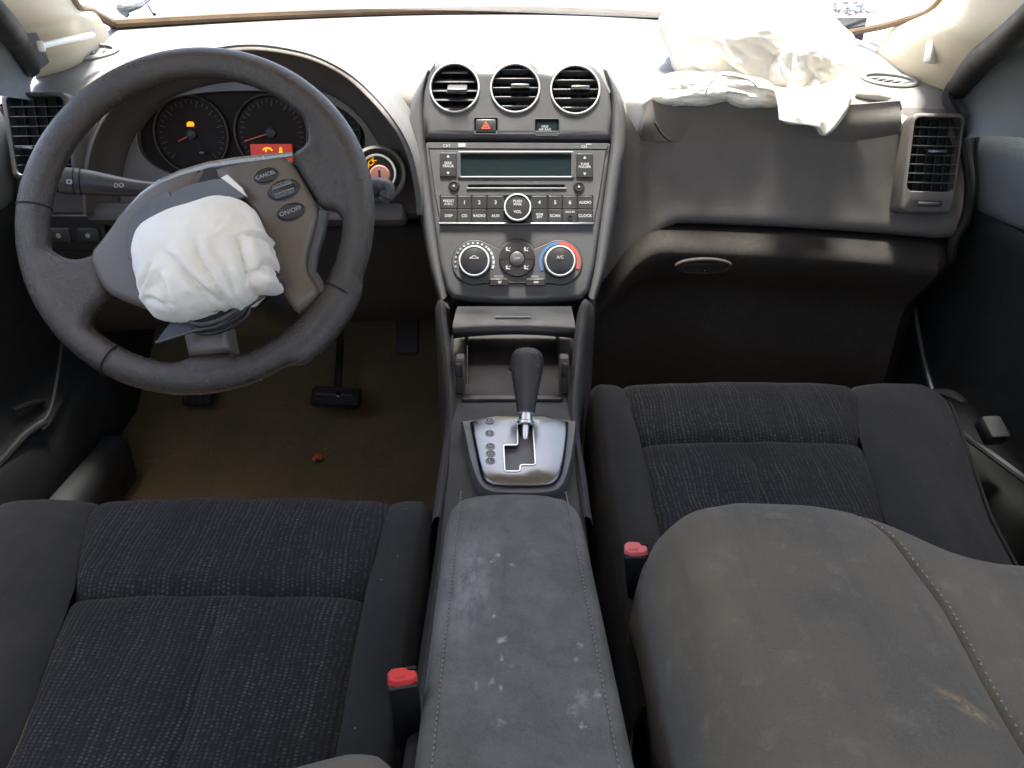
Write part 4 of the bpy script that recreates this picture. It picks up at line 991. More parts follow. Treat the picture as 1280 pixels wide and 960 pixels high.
pff = fold_field([([(-.7, .5), (-.4, .1), (-.2, -.4), (-.15, -.8)], .10, .06), ([(.1, .7), (.2, .2), (.15, -.3), (.3, -.9)], .12, .07), ([(.6, .6), (.5, 0), (.7, -.6)], .10, .06), ([(-.9, -.1), (-.5, -.2), (.0, -.1)], .06, .05), ([(-.3, .8), (0, .5), (.5, .4)], .06, .05)])
def pbag(d):
    q = (abs(d.x) ** 3 + abs(d.y) ** 2.6 + abs(d.z) ** 2.4) ** (-1 / 2.6)
    k = lerp(1, q, .7) * (1 + .14 * noise.noise(d * 1.6 + Vector((9, 2, 0))) + .03 * noise.noise(d * 4) - .09 * max(0, .14 - abs(noise.noise(d * 2.6 + Vector((5, 0, 5))))) - .04 * max(0, .09 - abs(noise.noise(d * 5.5))))
    return k * (1 + pff(d.x * k, (d.z - d.y * .6) * k))
pa = thing('passenger_airbag', S(960, 120, Y=1.28), 'burst white passenger airbag heaped on the dashboard above the torn flap', 'airbag')
def sub_lump(name, c, Mr, rad, fn):
    bm = bmesh.new(); bmesh.ops.create_icosphere(bm, subdivisions=6, radius=1)
    for v in bm.verts:
        d = v.co.normalized(); r = fn(d); v.co = Vector((d.x * rad[0] * r, d.y * rad[1] * r, d.z * rad[2] * r))
    bm.verts.index_update(); Mf = Matrix.Translation(c) @ Mr; V = [Mf @ v.co for v in bm.verts]; F = [tuple(v.index for v in f.verts) for f in bm.faces]; bm.free()
    mk(name, V, F, 'bag', pa, sharp=None)
sub_lump('bag_body', S(946, 62, Y=1.34), Matrix.Rotation(R(8), 4, 'Y'), (.152, .135, .072), pbag)
sub_lump('bag_fold', S(868, 112, Y=1.24), Matrix.Rotation(R(-4), 4, 'Y'), (.070, .05, .024), lambda d: pbag(d.yzx))
sub_lump('bag_fold', S(935, 114, Y=1.23), Matrix.Rotation(R(10), 4, 'Y'), (.055, .045, .026), lambda d: pbag(d.zxy))
sub_lump('bag_fold', S(1012, 90, Y=1.22), Matrix.Rotation(R(30), 4, 'Y'), (.062, .05, .052), lambda d: pbag((d + Vector((.3, .1, 0))).normalized()))
# hanging lobe
rows = []
hl = [(968, 110), (985, 112), (1010, 108), (1040, 100), (1064, 90)]; hb = [(974, 150), (995, 154), (1014, 156), (1031, 167), (1062, 118)]; tp = cr([S(px, py, Y=1.18) for px, py in hl], 8); bt = cr([S(px, py, Y=1.145) for px, py in hb], 8)
for k in range(22):
    s = k / 21; r = []
    for i in range(len(tp)):
        p = tp[i].lerp(bt[i], s); u = i / (len(tp) - 1)
        p.y += -.010 * math.sin(s * math.pi * .8) + .006 * math.sin(u * 16 + s * 3) * (s * .8 + .2) - .010 * math.sin(math.pi * u) + .004 * noise.noise(Vector((u * 5, s * 4, 0))); r.append(p)
    rows.append(r)
V, F = loft(rows); o = mk('hanging_lobe', V, F, 'bag', pa, sharp=None); so = o.modifiers.new('thick', 'SOLIDIFY'); so.thickness = .006; so.offset = 0
def scrap(P, Y0, Y1, nm='bag_scrap'):
    Q = [S(px, py, Y=lerp(Y0, Y1, i / (len(P) - 1))) for i, (px, py) in enumerate(P)]; c = sum(Q, Vector()) / len(Q) + Vector((0, -.008, .003)); V = Q + [c]; F = [(i, (i + 1) % len(Q), len(Q)) for i in range(len(Q))]
    o = mk(nm, V, F, 'bag', pa, sharp=None); so = o.modifiers.new('thick', 'SOLIDIFY'); so.thickness = .004; so.offset = 1
scrap([(779, 114), (792, 110), (812, 112), (820, 118), (806, 128), (802, 150), (800, 172), (792, 156), (784, 140)], 1.2, 1.19)
scrap([(1068, 124), (1072, 112), (1088, 111), (1100, 120), (1112, 123), (1108, 127)], 1.2, 1.18)
scrap([(1126, 145), (1146, 152), (1136, 158), (1123, 164)], 1.155, 1.15)
pp = cr([S(880, 121, Y=1.19), S(886, 108, Y=1.186), S(897, 96, Y=1.19), S(912, 95, Y=1.19), S(935, 100, Y=1.182), S(946, 108, Y=1.178)], 5)
mk('tether_seam', *tube(pp, .0011, 6), 'dash', pa)

# ================================================================== centre console
cs = thing('centre_console', (0, .6, 0), 'dark centre console with open cubby between the front seats', 'centre console')
rows = []
for y, zt_, hw in ((1.25, .37, .092), (1.05, .372, .094), (.93, .373, .090), (.80, .372, .080), (.70, .360, .077), (.60, .350, .077), (.40, .345, .080), (.15, .345, .085)):
    rows.append([(s * hw * k, y, z) for s, k, z in ((-1, 1.12, 0.004), (-1, 1.04, .25), (-1, 1.0, zt_ - .02), (-1, .97, zt_ - .006), (-1, .9, zt_), (-1, .3, zt_ + .001), (1, .3, zt_ + .001), (1, .9, zt_), (1, .97, zt_ - .006), (1, 1.0, zt_ - .02), (1, 1.04, .25), (1, 1.12, .004))])
mk('body', *loft(rows), 'dash_low', cs)
# curved side rails from the stack down to the shifter
for s in (-1, 1):
    P = [(SF @ Vector((*sp(551 if s < 0 else 742, 345), -.03))), (SF @ Vector((*sp(555 if s < 0 else 738, 376), -.018))), Vector((s * .097, .97, .448)), Vector((s * .083, .88, .416)), Vector((s * .0735, .80, .374)), Vector((s * .075, .70, .360)), Vector((s * .076, .63, .350))]
    P = cr(P, 6); rows = []
    for i, p in enumerate(P):
        w_ = lerp(.008, .007, i / len(P)); rows.append([p + Vector((s * dx * w_, 0, dz)) for dx, dz in ((-.9, -.010), (-.55, -.002), (0, .002), (.6, -.001), (1.0, -.010), (1.05, -.04), (1.1, -.34))])
    mk('side_rail', *loft(rows), 'rail', cs)
    mk('inner_wall', *loft([[r[0], r[0] + Vector((0, 0, -.10))] for r in rows]), 'black', cs)
# cubby behind the open tray flap
mk('cubby_back', *plate(rect(-.085, .36, .085, .50), [(0, -.004), (0, 0)], frame((0, 1.10, 0), (1, 0, 0), (0, 0, 1))), 'dash_low', cs)
for s in (-1, 1):
    mk('cubby_wall', *loft([[(s * .062, .85, .372), (s * .064, 1.1, .372)], [(s * .062, .85, .405), (s * .068, 1.1, .405)]]), 'dash_low', cs)
    mk('cubby_post', *rbox(frame(Vector((s * .0655, .868, .385)), (1, 0, 0), (0, .15, 1)), .012, .064, .022, .003), 'dash', cs)
    mk('flap_clip', *rbox(frame(Vector((s * .0665, .862, .404)), (1, 0, 0), (0, .15, 1)), .008, .018, .022, .002), 'dash_low', cs)
mk('cubby_lip', *rbox(frame(Vector((0, .838, .374)), (1, 0, 0), (0, 1, 0)), .125, .014, .007, .003), 'black', cs)
mk('cubby_edge', *tube([S(584, 432, Y=.93), S(584, 470, Y=.89), S(584.5, 510, Y=.85), S(588, 513, Y=.848), S(640, 514, Y=.848)], .0011, 6), 'alu', cs)
x0 = S(567, 421, Y=.955); x1 = S(718, 421, Y=.955); fc = S(642, 402, Y=.965); rows = []
for k in range(25):
    s = k / 24; px = lerp(566, 719, s); bow = 5 * (2 * s - 1) ** 2; ta = 5 * (1 - s) * 0
    rows.append(cr([S(lerp(572, 714, s), 383, Y=1.03), S(lerp(569, 716, s), 392, Y=.99), S(px, 404 + bow * .5, Y=.955), S(px, 412 + bow * .5, Y=.947), S(px, 417 + bow, Y=.948), S(px, 418 + bow, Y=.955), S(px, 412 + bow, Y=.98)], 5))
fl = mk('tray_flap', *loft(rows), 'flap', cs)
mk('flap_mark', *rbox(frame(S(641.5, 396, Y=.972), (1, 0, 0), (0, .6, 1)), .049, .0018, .003, .0004), 'white', fl)
# shifter plate
q0 = Vector((.0, .79, .392)); PF = frame(S(650, 565, z=.376), (1, 0, 0), (0, .15, .021))
def pf(P): return [on_plane(px, py, PF) for px, py in P]
def rr(P, n=2): return chaikin(P, n)
out = rr(pf([(575, 522), (580, 545), (588, 585), (600, 612), (620, 619), (685, 619), (704, 612), (714, 585), (720, 545), (722, 522)]), 1)
mk('shifter_surround', *plate(out, [(0, -.02), (0, -.001), (.002, .002)], PF), 'stack', cs)
gate = pf([(646.5, 536), (666, 536), (669, 588), (650, 588), (650, 596), (631, 596), (629.5, 563), (647, 563)])
gate = rcorner(gate, .003)
pl_out = rr(pf([(586, 524), (592, 556), (599, 590), (605, 606), (622, 611.5), (684, 611.5), (697, 606), (704, 590), (709, 556), (711, 524)]), 1)
spl = mk('shifter_plate', *plate(pl_out, [(0, -.004), (0, .004), (.0015, .0062), (.004, .0075)], PF, [gate], hdepth=-.02), 'alu', cs)
mk('gate_boot', *plate(offset(gate, .001), [(0, -.02), (0, -.012)], PF), 'dash_low', spl)
for a, b in zip(gate, gate[1:] + gate[:1]):
    pass
mk('gate_rim', *tube([PF @ Vector((x, y, .0078)) for x, y in gate], .0009, 6, closed=True), 'chrome', spl)
mk('gate_step', *rbox(PF @ T(*on_plane(640, 593, PF), -.004), .018, .010, .006, .001), 'chrome', spl)
for (px, py), ch_ in zip(((612, 532.5), (612.2, 548), (613, 564.5), (613.2, 573.5), (613, 582.5)), 'PRNDL'):
    x, y = on_plane(px, py, PF)
    b = mk('gear_marker', *plate(circ(x, y, .0047, 24, ry=.0047), [(0, .006), (0, .0078)], PF), 'button', spl)
    mk('marker_rim', *tube([PF @ Vector((a, c, .0079)) for a, c in circ(x, y, .0049, 24)], .0005, 6, closed=True), 'alu', b)
    text(ch_, PF, x, y, .0081, .0062, 'white', b)
# armrest lid
def lid_x(y): return lerp(-.064, -.0655, (.64 - y) / .3), lerp(.066, .082, (.64 - y) / .3)
rows = []
LZ = .385
for i in range(60):
    y = lerp(.640, .05, i / 59); a, b = lid_x(y); e = max(0, 1 - i / 6); zc = LZ - .026 * (1 - math.sqrt(max(0, 1 - e * e))); ca = .018 * e ** 2.5
    a += ca; b -= ca; r = []
    for k in range(41):
        s = k / 40; x = lerp(a, b, s); ed = min(s, 1 - s) * (b - a); q = max(0, 1 - ed / .012); st_ = ed - .0125
        z = zc + .006 * (1 - (2 * s - 1) ** 2) - .016 * (1 - math.sqrt(max(0, 1 - q * q))) - .0012 * math.exp(-(st_ / .0022) ** 2)
        r.append((x, y, z))
    r = [(a - .003, y + .004 * (i == 0), zc - .05), (a - .001, y, zc - .028)] + r + [(b + .001, y, zc - .028), (b + .004, y, zc - .05)]
    rows.append(r)
rows.insert(0, [(p[0], .643, min(p[2], LZ - .038)) for p in rows[0]]); rows.insert(0, [(p[0], .640, min(p[2], LZ - .06)) for p in rows[0]])
lid = mk('armrest_lid', *loft(rows), 'lid', cs, sharp=None, label='grey padded armrest lid with white stains and stitched sides')
for s in (0, 1):
    g = Geo()
    for i in range(120):
        y = .622 - i * .0046; a, b = lid_x(y); x = a + .0135 if s == 0 else b - .0135
        ed = .0135; zz = LZ + .006 * (1 - (2 * (ed / (b - a)) - 1) ** 2) + .0002
        g.add(*rbox(T(x, y, zz), .0011, .0026, .0010, 0))
    g.mk('stitching', 'lid_thread', lid, smooth=False, kind='stuff')
# gear lever
gl = thing('gear_lever', PF @ Vector((*on_plane(657, 552, PF), 0)), 'black gear lever knob on a chrome stem above the shifter plate', 'gear lever')
b0 = PF @ Vector((*on_plane(656.5, 552, PF), -.006)); b1 = S(659, 436, Y=.802)
ax = (b1 - b0); Lg = ax.length; KF = frame(b0, (1, 0, 0), Vector((0, 1, 0))); zax = ax.normalized(); xa = Vector((1, 0, 0)); xa = (xa - zax * xa.dot(zax)).normalized(); ya = zax.cross(xa)
KF = Matrix((xa, ya, zax)).transposed().to_4x4(); KF.translation = b0
def kl(f): return Lg * f
mk('stem', *lathe([(.0048, 0), (.0042, kl(.2)), (.005, kl(.42))], KF, 20), 'chrome', gl)
mk('collar', *lathe([(.0070, kl(.21)), (.0098, kl(.225)), (.0098, kl(.245)), (.0078, kl(.26)), (.0072, kl(.325)), (.0090, kl(.34))], KF, 28), 'chrome', gl)
prof = [(.0098, .335), (.0104, .36), (.0118, .45), (.0138, .56), (.0162, .68), (.0181, .79), (.0185, .87), (.0170, .93), (.0135, .97), (.008, .992), (.0005, 1.0)]
prof = [(p.x, p.y) for p in cr(prof, 4)]
rows = [[KF @ Vector((r * 1.02 * math.cos(2 * math.pi * k / 32), r * .92 * math.sin(2 * math.pi * k / 32) - .004 * sstep(.7, 1, f), kl(f))) for k in range(32)] for r, f in prof]
mk('knob', *loft(rows, cu=True, cap=True), 'rim', gl, sharp=None)
mk('release_button', *rbox(KF @ T(-.0165, .003, kl(.85)) @ Matrix.Rotation(R(15), 4, 'Y'), .006, .012, .018, .003, 3), 'black', gl)
# white scrap at cubby lip
mk('paper_scrap', *tube([S(628, 509, Y=.845), S(634, 505, Y=.845), S(638, 511, Y=.842), S(644, 508, Y=.842)], [.001, .003, .0025, .001], 6), 'whitestick', label='tiny white scrap on the lip of the open cubby', cat='scrap', loc=S(634, 510, Y=.845))

# ================================================================== seats
def ctab(tab, b): return interp(tab, b)
def seat(name, sgn, xin, Yf, zr, label, bf=0.0, ba=0.0, bt=0.0, er=.062):
    t = thing(name, (xin + sgn * .25, Yf - .25, .0), label, 'car seat')
    def W(a, b, z): return Vector((xin + sgn * a, Yf - b, zr + z))
    def zb(b): return .004 - .12 * max(b - .07, 0) - .02 * max(0, .06 - b)
    a1 = lambda b: interp([(0, .046), (.15, .054), (.5, .052)], b)
    a2 = lambda b: interp([(0, .372), (.05, .365), (.15, .332), (.3, .305), (.5, .29)], b)
    a3 = lambda b: interp([(0, .455), (.01, .468), (.03, .482), (.08, .484), (.15, .465), (.3, .425), (.5, .40)], b)
    a0 = lambda b: interp([(0, .012), (.01, .004), (.03, 0), (.5, 0)], b)
    TR = .155
    rowsdef = [(.03, -.24), (.012, -.16), (.003, -.10), (0, -.06)]
    for k in range(9):
        an = math.pi / 2 * k / 8; rowsdef.append((.045 * (1 - math.cos(an)), zb(.045) - .045 * (1 - math.sin(an))))
    for k in range(1, 19): b = lerp(.045, TR, k / 18); rowsdef.append((b, zb(b)))
    iT = len(rowsdef) - 1
    for k in range(1, 49): b = lerp(TR, .52, k / 48); rowsdef.append((b, zb(b)))
    def gz(d, depth=.009, w_=.007): return -depth * math.exp(-abs(d) / w_)
    def ins(a, b):
        dl, dr = a - a1(b), a2(b) - a; z = gz(dl, .007) + gz(dr, .007) + gz(b - TR, .012, .008)
        z += .004 * math.sin(math.pi * max(0, min(1, dl / max(.01, dl + dr))))
        if b > TR: m_ = (a1(b) + a2(b)) * .5 - .005; z += gz(a - m_, .009, .012) * sstep(TR, TR + .03, b)
        z += .0025 * noise.noise(Vector((a * 18, b * 14, sgn)))
        return z
    def ipatch(i0, i1, fa, fb, n):
        rows = []
        for b, z in rowsdef[i0:i1 + 1]:
            rows.append([W(lerp(fa(b), fb(b), k / n), b, z + ins(lerp(fa(b), fb(b), k / n), b)) for k in range(n + 1)])
        return loft(rows)
    mid = lambda b: (a1(b) + a2(b)) * .5 - .005
    mk('insert_panel', *ipatch(0, iT, a1, a2, 60), 'knit', t, sharp=None)
    mk('insert_panel', *ipatch(iT, len(rowsdef) - 1, a1, mid, 32), 'knit', t, sharp=None)
    mk('insert_panel', *ipatch(iT, len(rowsdef) - 1, mid, a2, 32), 'knit', t, sharp=None)
    def bol(fs, fo, h, Rr):
        rows = []
        for i, (b, z) in enumerate(rowsdef):
            s0, s1 = fs(b), fo(b); sg = 1 if s1 > s0 else -1; r = []; Re = Rr * .9
            s1r = s1 - sg * Re * .6
            zz = z
            for k in range(17):
                e = k / 16; a = lerp(s0, s1r, e); hh = h * math.sin(math.pi * min(1, e * .75)) * sstep(.0, .12, b)
                r.append(W(a, b, zz + hh + gz(abs(a - s0), .007) + .002 * noise.noise(Vector((a * 20, b * 12, 3 + sgn)))))
            base_ = zz + h * math.sin(math.pi * .75) * sstep(0, .12, b)
            for k in range(1, 9):
                an = math.pi / 2 * k / 8; r.append(W(s1r + sg * Re * .6 * math.sin(an), b, base_ - Re * (1 - math.cos(an))))
            r.append(W(s1 + sg * .004, b + .0, min(base_ - Re - .05, zz - .05))); r.append(W(s1 + sg * .002, b, -.25)); rows.append(r)
        return loft(rows)
    mk('side_bolster', *bol(a1, a0, .004, .028), 'fab', t, sharp=None)
    mk('side_bolster', *bol(a2, a3, .018, .050), 'fab', t, sharp=None)
    # piping along the outer edge
    for fo, dz in ((a0, .004), (a3, -.004)):
        pth = [W(fo(b) * 1.0 + (.003 if fo is a0 else -.006), b, z - .016 + .018 * sstep(0, .12, b) * (fo is a3)) for b, z in rowsdef[6::3]]
        mk('piping', *tube(pth, .0018, 6), 'fab', t)
    mk('seat_base', *rbox(T(xin + sgn * .24, Yf - .28, .06), .40, .40, .11, .02), 'black', t)
    # backrest, let down: bolster, insert and far bolster meet the cushion in a rounded hump
    yfr = lambda a: interp([(-.02, .455), (.0, .470), (.03, .480), (.065, .484), (.13, .483), (.17, .477), (.21, .466), (.26, .450), (.31, .445), (.5, .47)], a)
    zt2 = lambda a: interp([(-.02, .118), (.02, .128), (.065, .131), (.12, .130), (.16, .126), (.20, .114), (.24, .106), (.28, .102), (.33, .108), (.40, .126), (.5, .12)], a)
    sm = lambda y: interp([(0, .152), (.03, .170), (.06, .182), (.12, .190), (.2, .184), (.35, .18), (.7, .18)], y)
    def bz(a, v):
        z = zt2(a) - .014 - .10 * max(0, a - .20) - bt * max(0, a - .01) - .05 * (1 - math.sqrt(max(0, 1 - max(0, 1 - v / .06) ** 2))) - .10 * max(0, v - .05) ** 1.3 * 1.0
        return z + .0035 * noise.noise(Vector((a * 14, v * 9, 6 + sgn)))
    def bpatch(fa, fb, n, edge=None):
        rows = []
        vs = [-3, -2, -1] + [.06 * (1 - math.cos(math.pi / 2 * k / 9)) for k in range(10)] + [.06 + .016 * k for k in range(1, 40)]
        for v in vs:
            vv = max(0, v); r = []
            for k in range(n + 1):
                a = lerp(fa(vv), fb(vv), k / n); Y0 = interp([(0, 0)], 0); yy = Yf - .97 + yfr(a)
                z = bz(a, vv); d1 = abs(a - sm(vv)); d2 = abs(a - .49 + sm(vv)) ; z += -.007 * math.exp(-d1 / .005) - .007 * math.exp(-d2 / .005)
                b = .97 - yfr(a)
                if sgn: b = .97 - yfr(a) - .0
                z0 = z
                if edge == 'lo':
                    q = max(0, 1 - k / n * (sm(vv) + .016) / er); z -= .06 * (1 - math.sqrt(max(0, 1 - q * q)))
                if edge == 'hi':
                    q = max(0, 1 - (n - k) / n * .2 / .045); z -= .06 * (1 - math.sqrt(max(0, 1 - q * q)))
                if v < 0: z = z - {-1: .03, -2: .08, -3: .15}[v]
                r.append(W(a + ba, (.97 - .515) - bf + (.484 - yfr(a)) + vv + (.006 * -v if v < 0 else 0), z))
            if edge == 'lo': r = [r[0] + Vector((sgn * .012, 0, -.16)), r[0] + Vector((-sgn * .003, 0, -.04))] + r
            if edge == 'hi': r = r + [r[-1] + Vector((sgn * .003, 0, -.04)), r[-1] + Vector((-sgn * .012, 0, -.16))]
            rows.append(r)
        return loft(rows)
    bp_ = mk('backrest', *bpatch(lambda v: -.016, sm, 40, 'lo'), 'fab_back', t, sharp=None)
    mk('backrest_insert', *bpatch(sm, lambda v: .49 - sm(v), 40), 'fab_back', t, sharp=None)
    mk('backrest', *bpatch(lambda v: .49 - sm(v), lambda v: .505, 40, 'hi'), 'fab_back', t, sharp=None)
    g = Geo()
    for k in range(38):
        v = .012 + k * .0058 + random.uniform(-.001, .001); a = sm(v) + .004; p = W(a + ba, (.97 - .515) - bf + (.484 - yfr(a)) + v, bz(a, v) - .0030)
        g.add(*rbox(Matrix.Translation(p) @ Matrix.Rotation(random.uniform(-.7, .7), 4, 'Z') @ Matrix.Rotation(random.uniform(-.2, .2), 4, 'X'), .0011, random.uniform(.002, .0036) if k < 20 else .0018, .0009, 0))
    g.mk('stitching', 'thread', bp_, smooth=False, kind='stuff')
    return t
seat('front_seat', -1, -.0855, .705, .334, 'dark grey fabric front seat facing the steering wheel', bf=.075, ba=-.014, bt=.55, er=.03)
ps = seat('front_seat', 1, .108, .976, .334, 'dark grey fabric front seat under the glovebox, its dusty backrest let down', bf=.036, ba=.020)
# buckles
def buckle(o, up, xa, m, label, h):
    t = thing('seat_belt_buckle', o, label, 'buckle', 'front seat belt buckles')
    f = frame(o, xa, up) @ Matrix.Scale(.66, 4)
    mk('housing', *plate(rect(-.0165, -h, .0165, 0, .005), [(.002, -.011), (0, -.009), (0, .009), (.002, .011)], f), 'black', t)
    mk('stalk', *rbox(f @ T(0, -h - .05, 0), .022, .12, .008, .002), 'black', t)
    f2 = frame(f @ Vector((0, .001, 0)), f.col[0].xyz, -f.col[2].xyz) @ Matrix.Scale(.66, 4)
    b = mk('release_button', *plate(chaikin([(-.0155, -.009), (.0155, -.009), (.0155, .004), (.007, .0045), (.005, .010), (-.0155, .010)], 1), [(0, -.012), (0, .004), (.0016, .0062)], f2), m, t)
    text('PRESS', f2, -.003, -.004, .0065, .0052, 'buckle_print', b)
    mk('tongue_slot', *rbox(f2 @ T(.0105, .0075, .002), .011, .0045, .006, .001), 'void', t)
    return t
b1 = S(503, 848, z=.402); buckle(b1, (.04, -.10, 1), (1, .22, 0), 'red', 'black belt buckle with bright red button between driver seat and armrest', .115)
b2 = S(795, 688, z=.392); buckle(b2, (-.12, -.30, 1), (1, -.15, .12), 'red_faded', 'belt buckle with faded pink red button beside the let down backrest', .11)

# ================================================================== doors
def door(name, sgn, xd, label, py_off=0):
    t = thing(name, (sgn * xd, .6, 0), label, 'car door')
    X = lambda v: sgn * v
    # upper panel: vinyl roll under the window
    ys = [lerp(1.24, -.2, k / 30) for k in range(31)]; rows = []
    for y in ys:
        e = sstep(1.24, 1.12, y); pr = cr([(xd + .06, .715), (xd + .02, .722), (xd - .012, .712), (xd - .030, .685), (xd - .034, .64), (xd - .026, .59), (xd - .012, .55), (xd + .012, .535)], 5)
        zoff = -.055 * (y - .9) if y > .9 else 0
        rows.append([(X(p.x + (1 - e) * .03), y, p.y + zoff * 1.0) for p in pr])
    mk('upper_panel', *loft(rows), 'door', t)
    rows = []
    for y in ys:
        pr = cr([(xd + .012, .535), (xd - .008, .525), (xd + .002, .45), (xd + .010, .34), (xd + .012, .26), (xd - .005, .23), (xd - .03, .20), (xd - .035, .12), (xd - .02, .06), (xd + .02, .03)], 4)
        rows.append([(X(p.x), y, p.y) for p in pr])
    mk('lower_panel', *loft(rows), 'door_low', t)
    # armrest swelling out of the panel
    rows = []
    for k in range(27):
        s = k / 26; y = lerp(.98, -.2, s); g_ = sstep(0, .16, s) * .085; zc = lerp(.50, .47, s)
        rows.append([(X(xd + .02 - g_ * c_ * 1.0), y, zc + z_) for c_, z_ in ((0, .055), (.5, .055), (.85, .045), (1.0, .022), (1.0, -.02), (.85, -.055), (.5, -.09), (0, -.11))])
    mk('armrest', *loft([cr(r, 4) for r in rows]), 'door', t, sharp=None)
    return t
dr = door('front_door', 1, .695, 'grey vinyl door panel right of the glovebox')
dl = door('front_door', -1, .765, 'dark door panel left of the steering wheel')
for nm, t, sgn in (('sill_plate', dr, 1), ('sill_plate', dl, -1)):
    x = .655 if sgn > 0 else -.735
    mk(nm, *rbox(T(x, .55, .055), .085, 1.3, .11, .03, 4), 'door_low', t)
# pocket rim lines on the doors
mk('pocket_rim', *tube(cr([S(1143, 385, x=.66), S(1150, 425, x=.655), S(1158, 462, x=.65), S(1166, 490, x=.645)], 5), .0036, 8), 'pocket', dr)
mk('pocket_rim', *tube(cr([S(1196, 538, x=.640), S(1230, 562, x=.642), S(1290, 606, x=.645)], 5), .005, 8), 'pocket', dr)
mk('sill_latch', *rbox(frame(S(1240, 538, x=.655), (1, .1, 0), (0, 1, .5)), .028, .035, .024, .004), 'door_low', dr)
mk('recline_handle', *tube(cr([S(1165, 490, x=.62), S(1186, 492, x=.625), S(1206, 503, x=.63)], 4), [.010, .010, .011, .011, .011, .009, .008, .006, .004][:9], 10, flat=.5), 'door_low', ps)
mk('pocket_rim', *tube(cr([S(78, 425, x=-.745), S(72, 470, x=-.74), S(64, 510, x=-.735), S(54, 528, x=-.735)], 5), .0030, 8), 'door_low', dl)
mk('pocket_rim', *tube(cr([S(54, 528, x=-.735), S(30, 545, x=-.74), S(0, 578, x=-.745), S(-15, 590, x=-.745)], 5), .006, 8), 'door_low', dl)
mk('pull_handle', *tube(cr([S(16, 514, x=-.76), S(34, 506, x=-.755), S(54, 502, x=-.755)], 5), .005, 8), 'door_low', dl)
def qpanel(A, B, par, bow):
    A = cr(A, 8); B = cr(B, 8); rows = []
    for k in range(9):
        t = k / 8; rows.append([a.lerp(b, t) + bow * math.sin(math.pi * t) for a, b in zip(A, B)])
    mk('quarter_panel', *loft(rows), 'door', par, sharp=None)
qpanel([S(1184, 104, Y=1.175), S(1232, 58, Y=1.05), S(1290, 12, Y=.93)], [S(1192, 176, Y=1.135), S(1240, 170, Y=1.06), S(1310, 175, Y=.97)], dr, Vector((.02, .01, 0)))
qpanel([S(62, 78, Y=1.235), S(46, 42, Y=1.16), S(14, 2, Y=1.04)], [S(42, 126, Y=1.17), S(4, 120, Y=1.1), S(-45, 112, Y=1.0)], dl, Vector((-.02, .01, 0)))
mk('gap_shade', *tube([p + Vector((.012, .014, 0)) for p in cr([S(1187, 106, Y=1.162), S(1180, 125, Y=1.14), S(1190, 148, Y=1.115), S(1202, 190, Y=1.10), S(1208, 235, Y=1.09), S(1203, 275, Y=1.085), S(1188, 305, Y=1.085), S(1184, 330, Y=1.09)], 6)], .0075, 8), 'void', dash)  # black tube stands in for the shaded gap between dash and door

# ================================================================== floor things
pd = thing('brake_pedal', S(420, 500, z=.0), 'dark brake pedal with bright strip under the steering wheel', 'pedal')
pf_ = frame(S(420, 497, Y=1.37), (1, 0, -.06), (0, .8, .6))
mk('pedal_pad', *plate(rect(-.05, -.020, .05, .022, .008), [(.003, -.008), (0, -.004), (0, .003), (.003, .007)], pf_), 'rubber', pd)
for k in range(5): mk('pad_rib', *rbox(pf_ @ T(0, lerp(-.015, .017, k / 4), .0075), .085, .004, .003, .001), 'dash_low', pd)
mk('metal_strip', *rbox(pf_ @ T(-.003, .003, .0095), .072, .0035, .0016, .0005), 'metal_dark', pd); mk('strip_badge', *rbox(pf_ @ T(.006, .003, .0105), .008, .011, .002, .0006), 'alu', pd)
mk('pedal_arm', *tube([pf_ @ Vector((0, .0, -.008)), S(425, 440, Y=1.45), S(425, 380, Y=1.45)], .008, 8), 'black', pd)
fr_ = thing('foot_rest', S(245, 500, z=.0), 'ribbed dark footrest pedal below the steering wheel rim', 'pedal')
pf2 = frame(S(248, 496, Y=1.40), (1, 0, 0), (0, .75, .65)); mk('pad', *plate(rect(-.032, -.02, .032, .03, .006), [(.002, -.008), (0, 0), (.002, .006)], pf2), 'rubber', fr_)
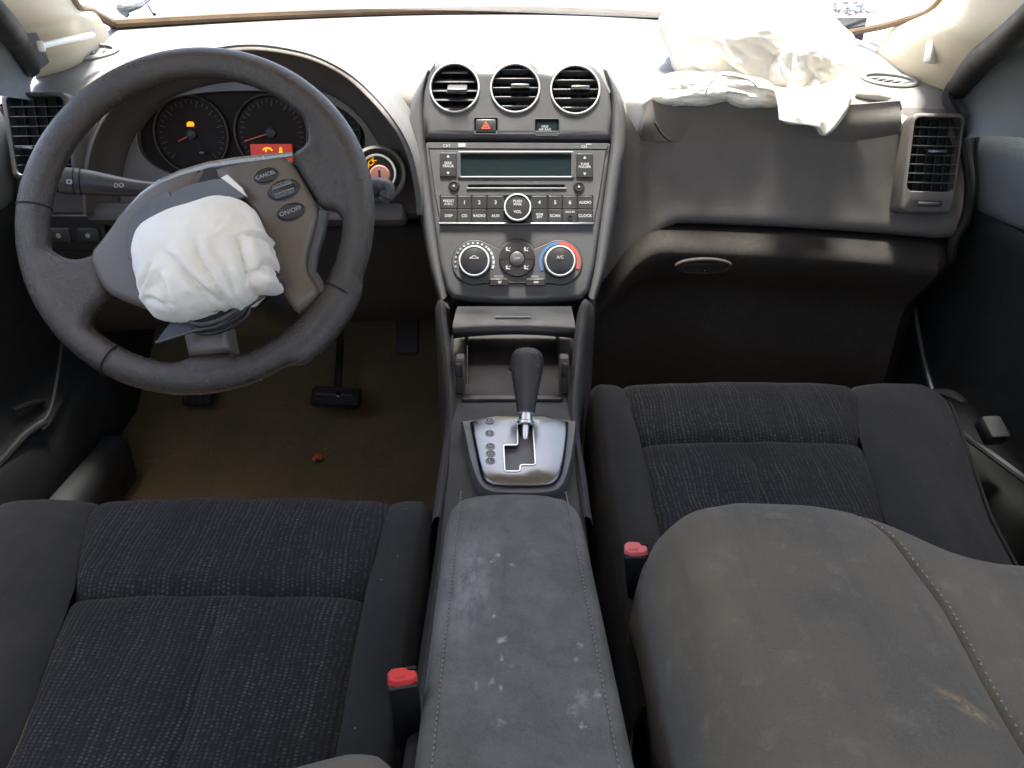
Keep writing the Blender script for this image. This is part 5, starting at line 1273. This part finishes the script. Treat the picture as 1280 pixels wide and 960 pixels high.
for k in range(4): mk('pad_rib', *rbox(pf2 @ T(lerp(-.022, .022, k / 3), .004, .007), .006, .036, .003, .001), 'dash_low', fr_)
ac = thing('accelerator_pedal', S(512, 430, Y=1.42), 'faint dark accelerator pedal left of the console', 'pedal')
pf3 = frame(S(510, 412, Y=1.36), (1, 0, 0), (0, .55, .8)); mk('pedal_pad', *plate(rect(-.022, -.05, .022, .03, .008), [(.003, -.006), (0, 0), (.003, .006)], pf3), 'dash_low', ac)
mk('pedal_arm', *tube([pf3 @ Vector((0, .02, -.006)), S(512, 360, Y=1.5)], .007, 8), 'black', ac)
o = S(398, 571, z=.012)
g = Geo(); bm = bmesh.new(); bmesh.ops.create_icosphere(bm, subdivisions=1, radius=.0095)
for v in bm.verts: v.co *= random.uniform(.8, 1.15); v.co.z *= .7
bm.verts.index_update(); g.add([o + v.co for v in bm.verts], [tuple(v.index for v in f.verts) for f in bm.faces]); bm.free()
g.add(*lathe([(.004, 0), (.004, .008), (.002, .009)], Matrix.Translation(o + Vector((-.006, -.004, 0))) @ Matrix.Rotation(R(70), 4, 'X'), 10))
g.mk('plastic_clip', 'orange', label='small orange plastic clip on the driver footwell carpet', cat='clip', smooth=False, loc=o)
g = Geo()
for k in range(60):
    p = S(random.uniform(180, 540), random.uniform(520, 622), z=.012); s = random.uniform(.0008, .0024)
    g.add(*rbox(Matrix.Translation(p) @ Matrix.Rotation(random.random() * 3, 4, (random.random(), .3, 1)), s * random.uniform(1, 4), s, s * .6, 0))
g.mk('crumbs', 'thread', label='pale crumbs and lint scattered on the driver footwell carpet', cat='crumbs', kind='stuff', smooth=False, loc=S(380, 590, z=.01))
zt_ = thing('white_stick', S(50, 58, Y=1.15), 'thin white stick leaning on the left pillar foot', 'stick')
mk('rod', *tube([S(50, 58, Y=1.15), S(80, 51, Y=1.20), S(116, 44, Y=1.28)], .0042, 8), 'whitestick', zt_)
mk('head', *rbox(frame(S(51, 58, Y=1.148), (1, .6, 0), (0, 0, 1)), .010, .014, .012, .003), 'whitestick', zt_)
flush_text()
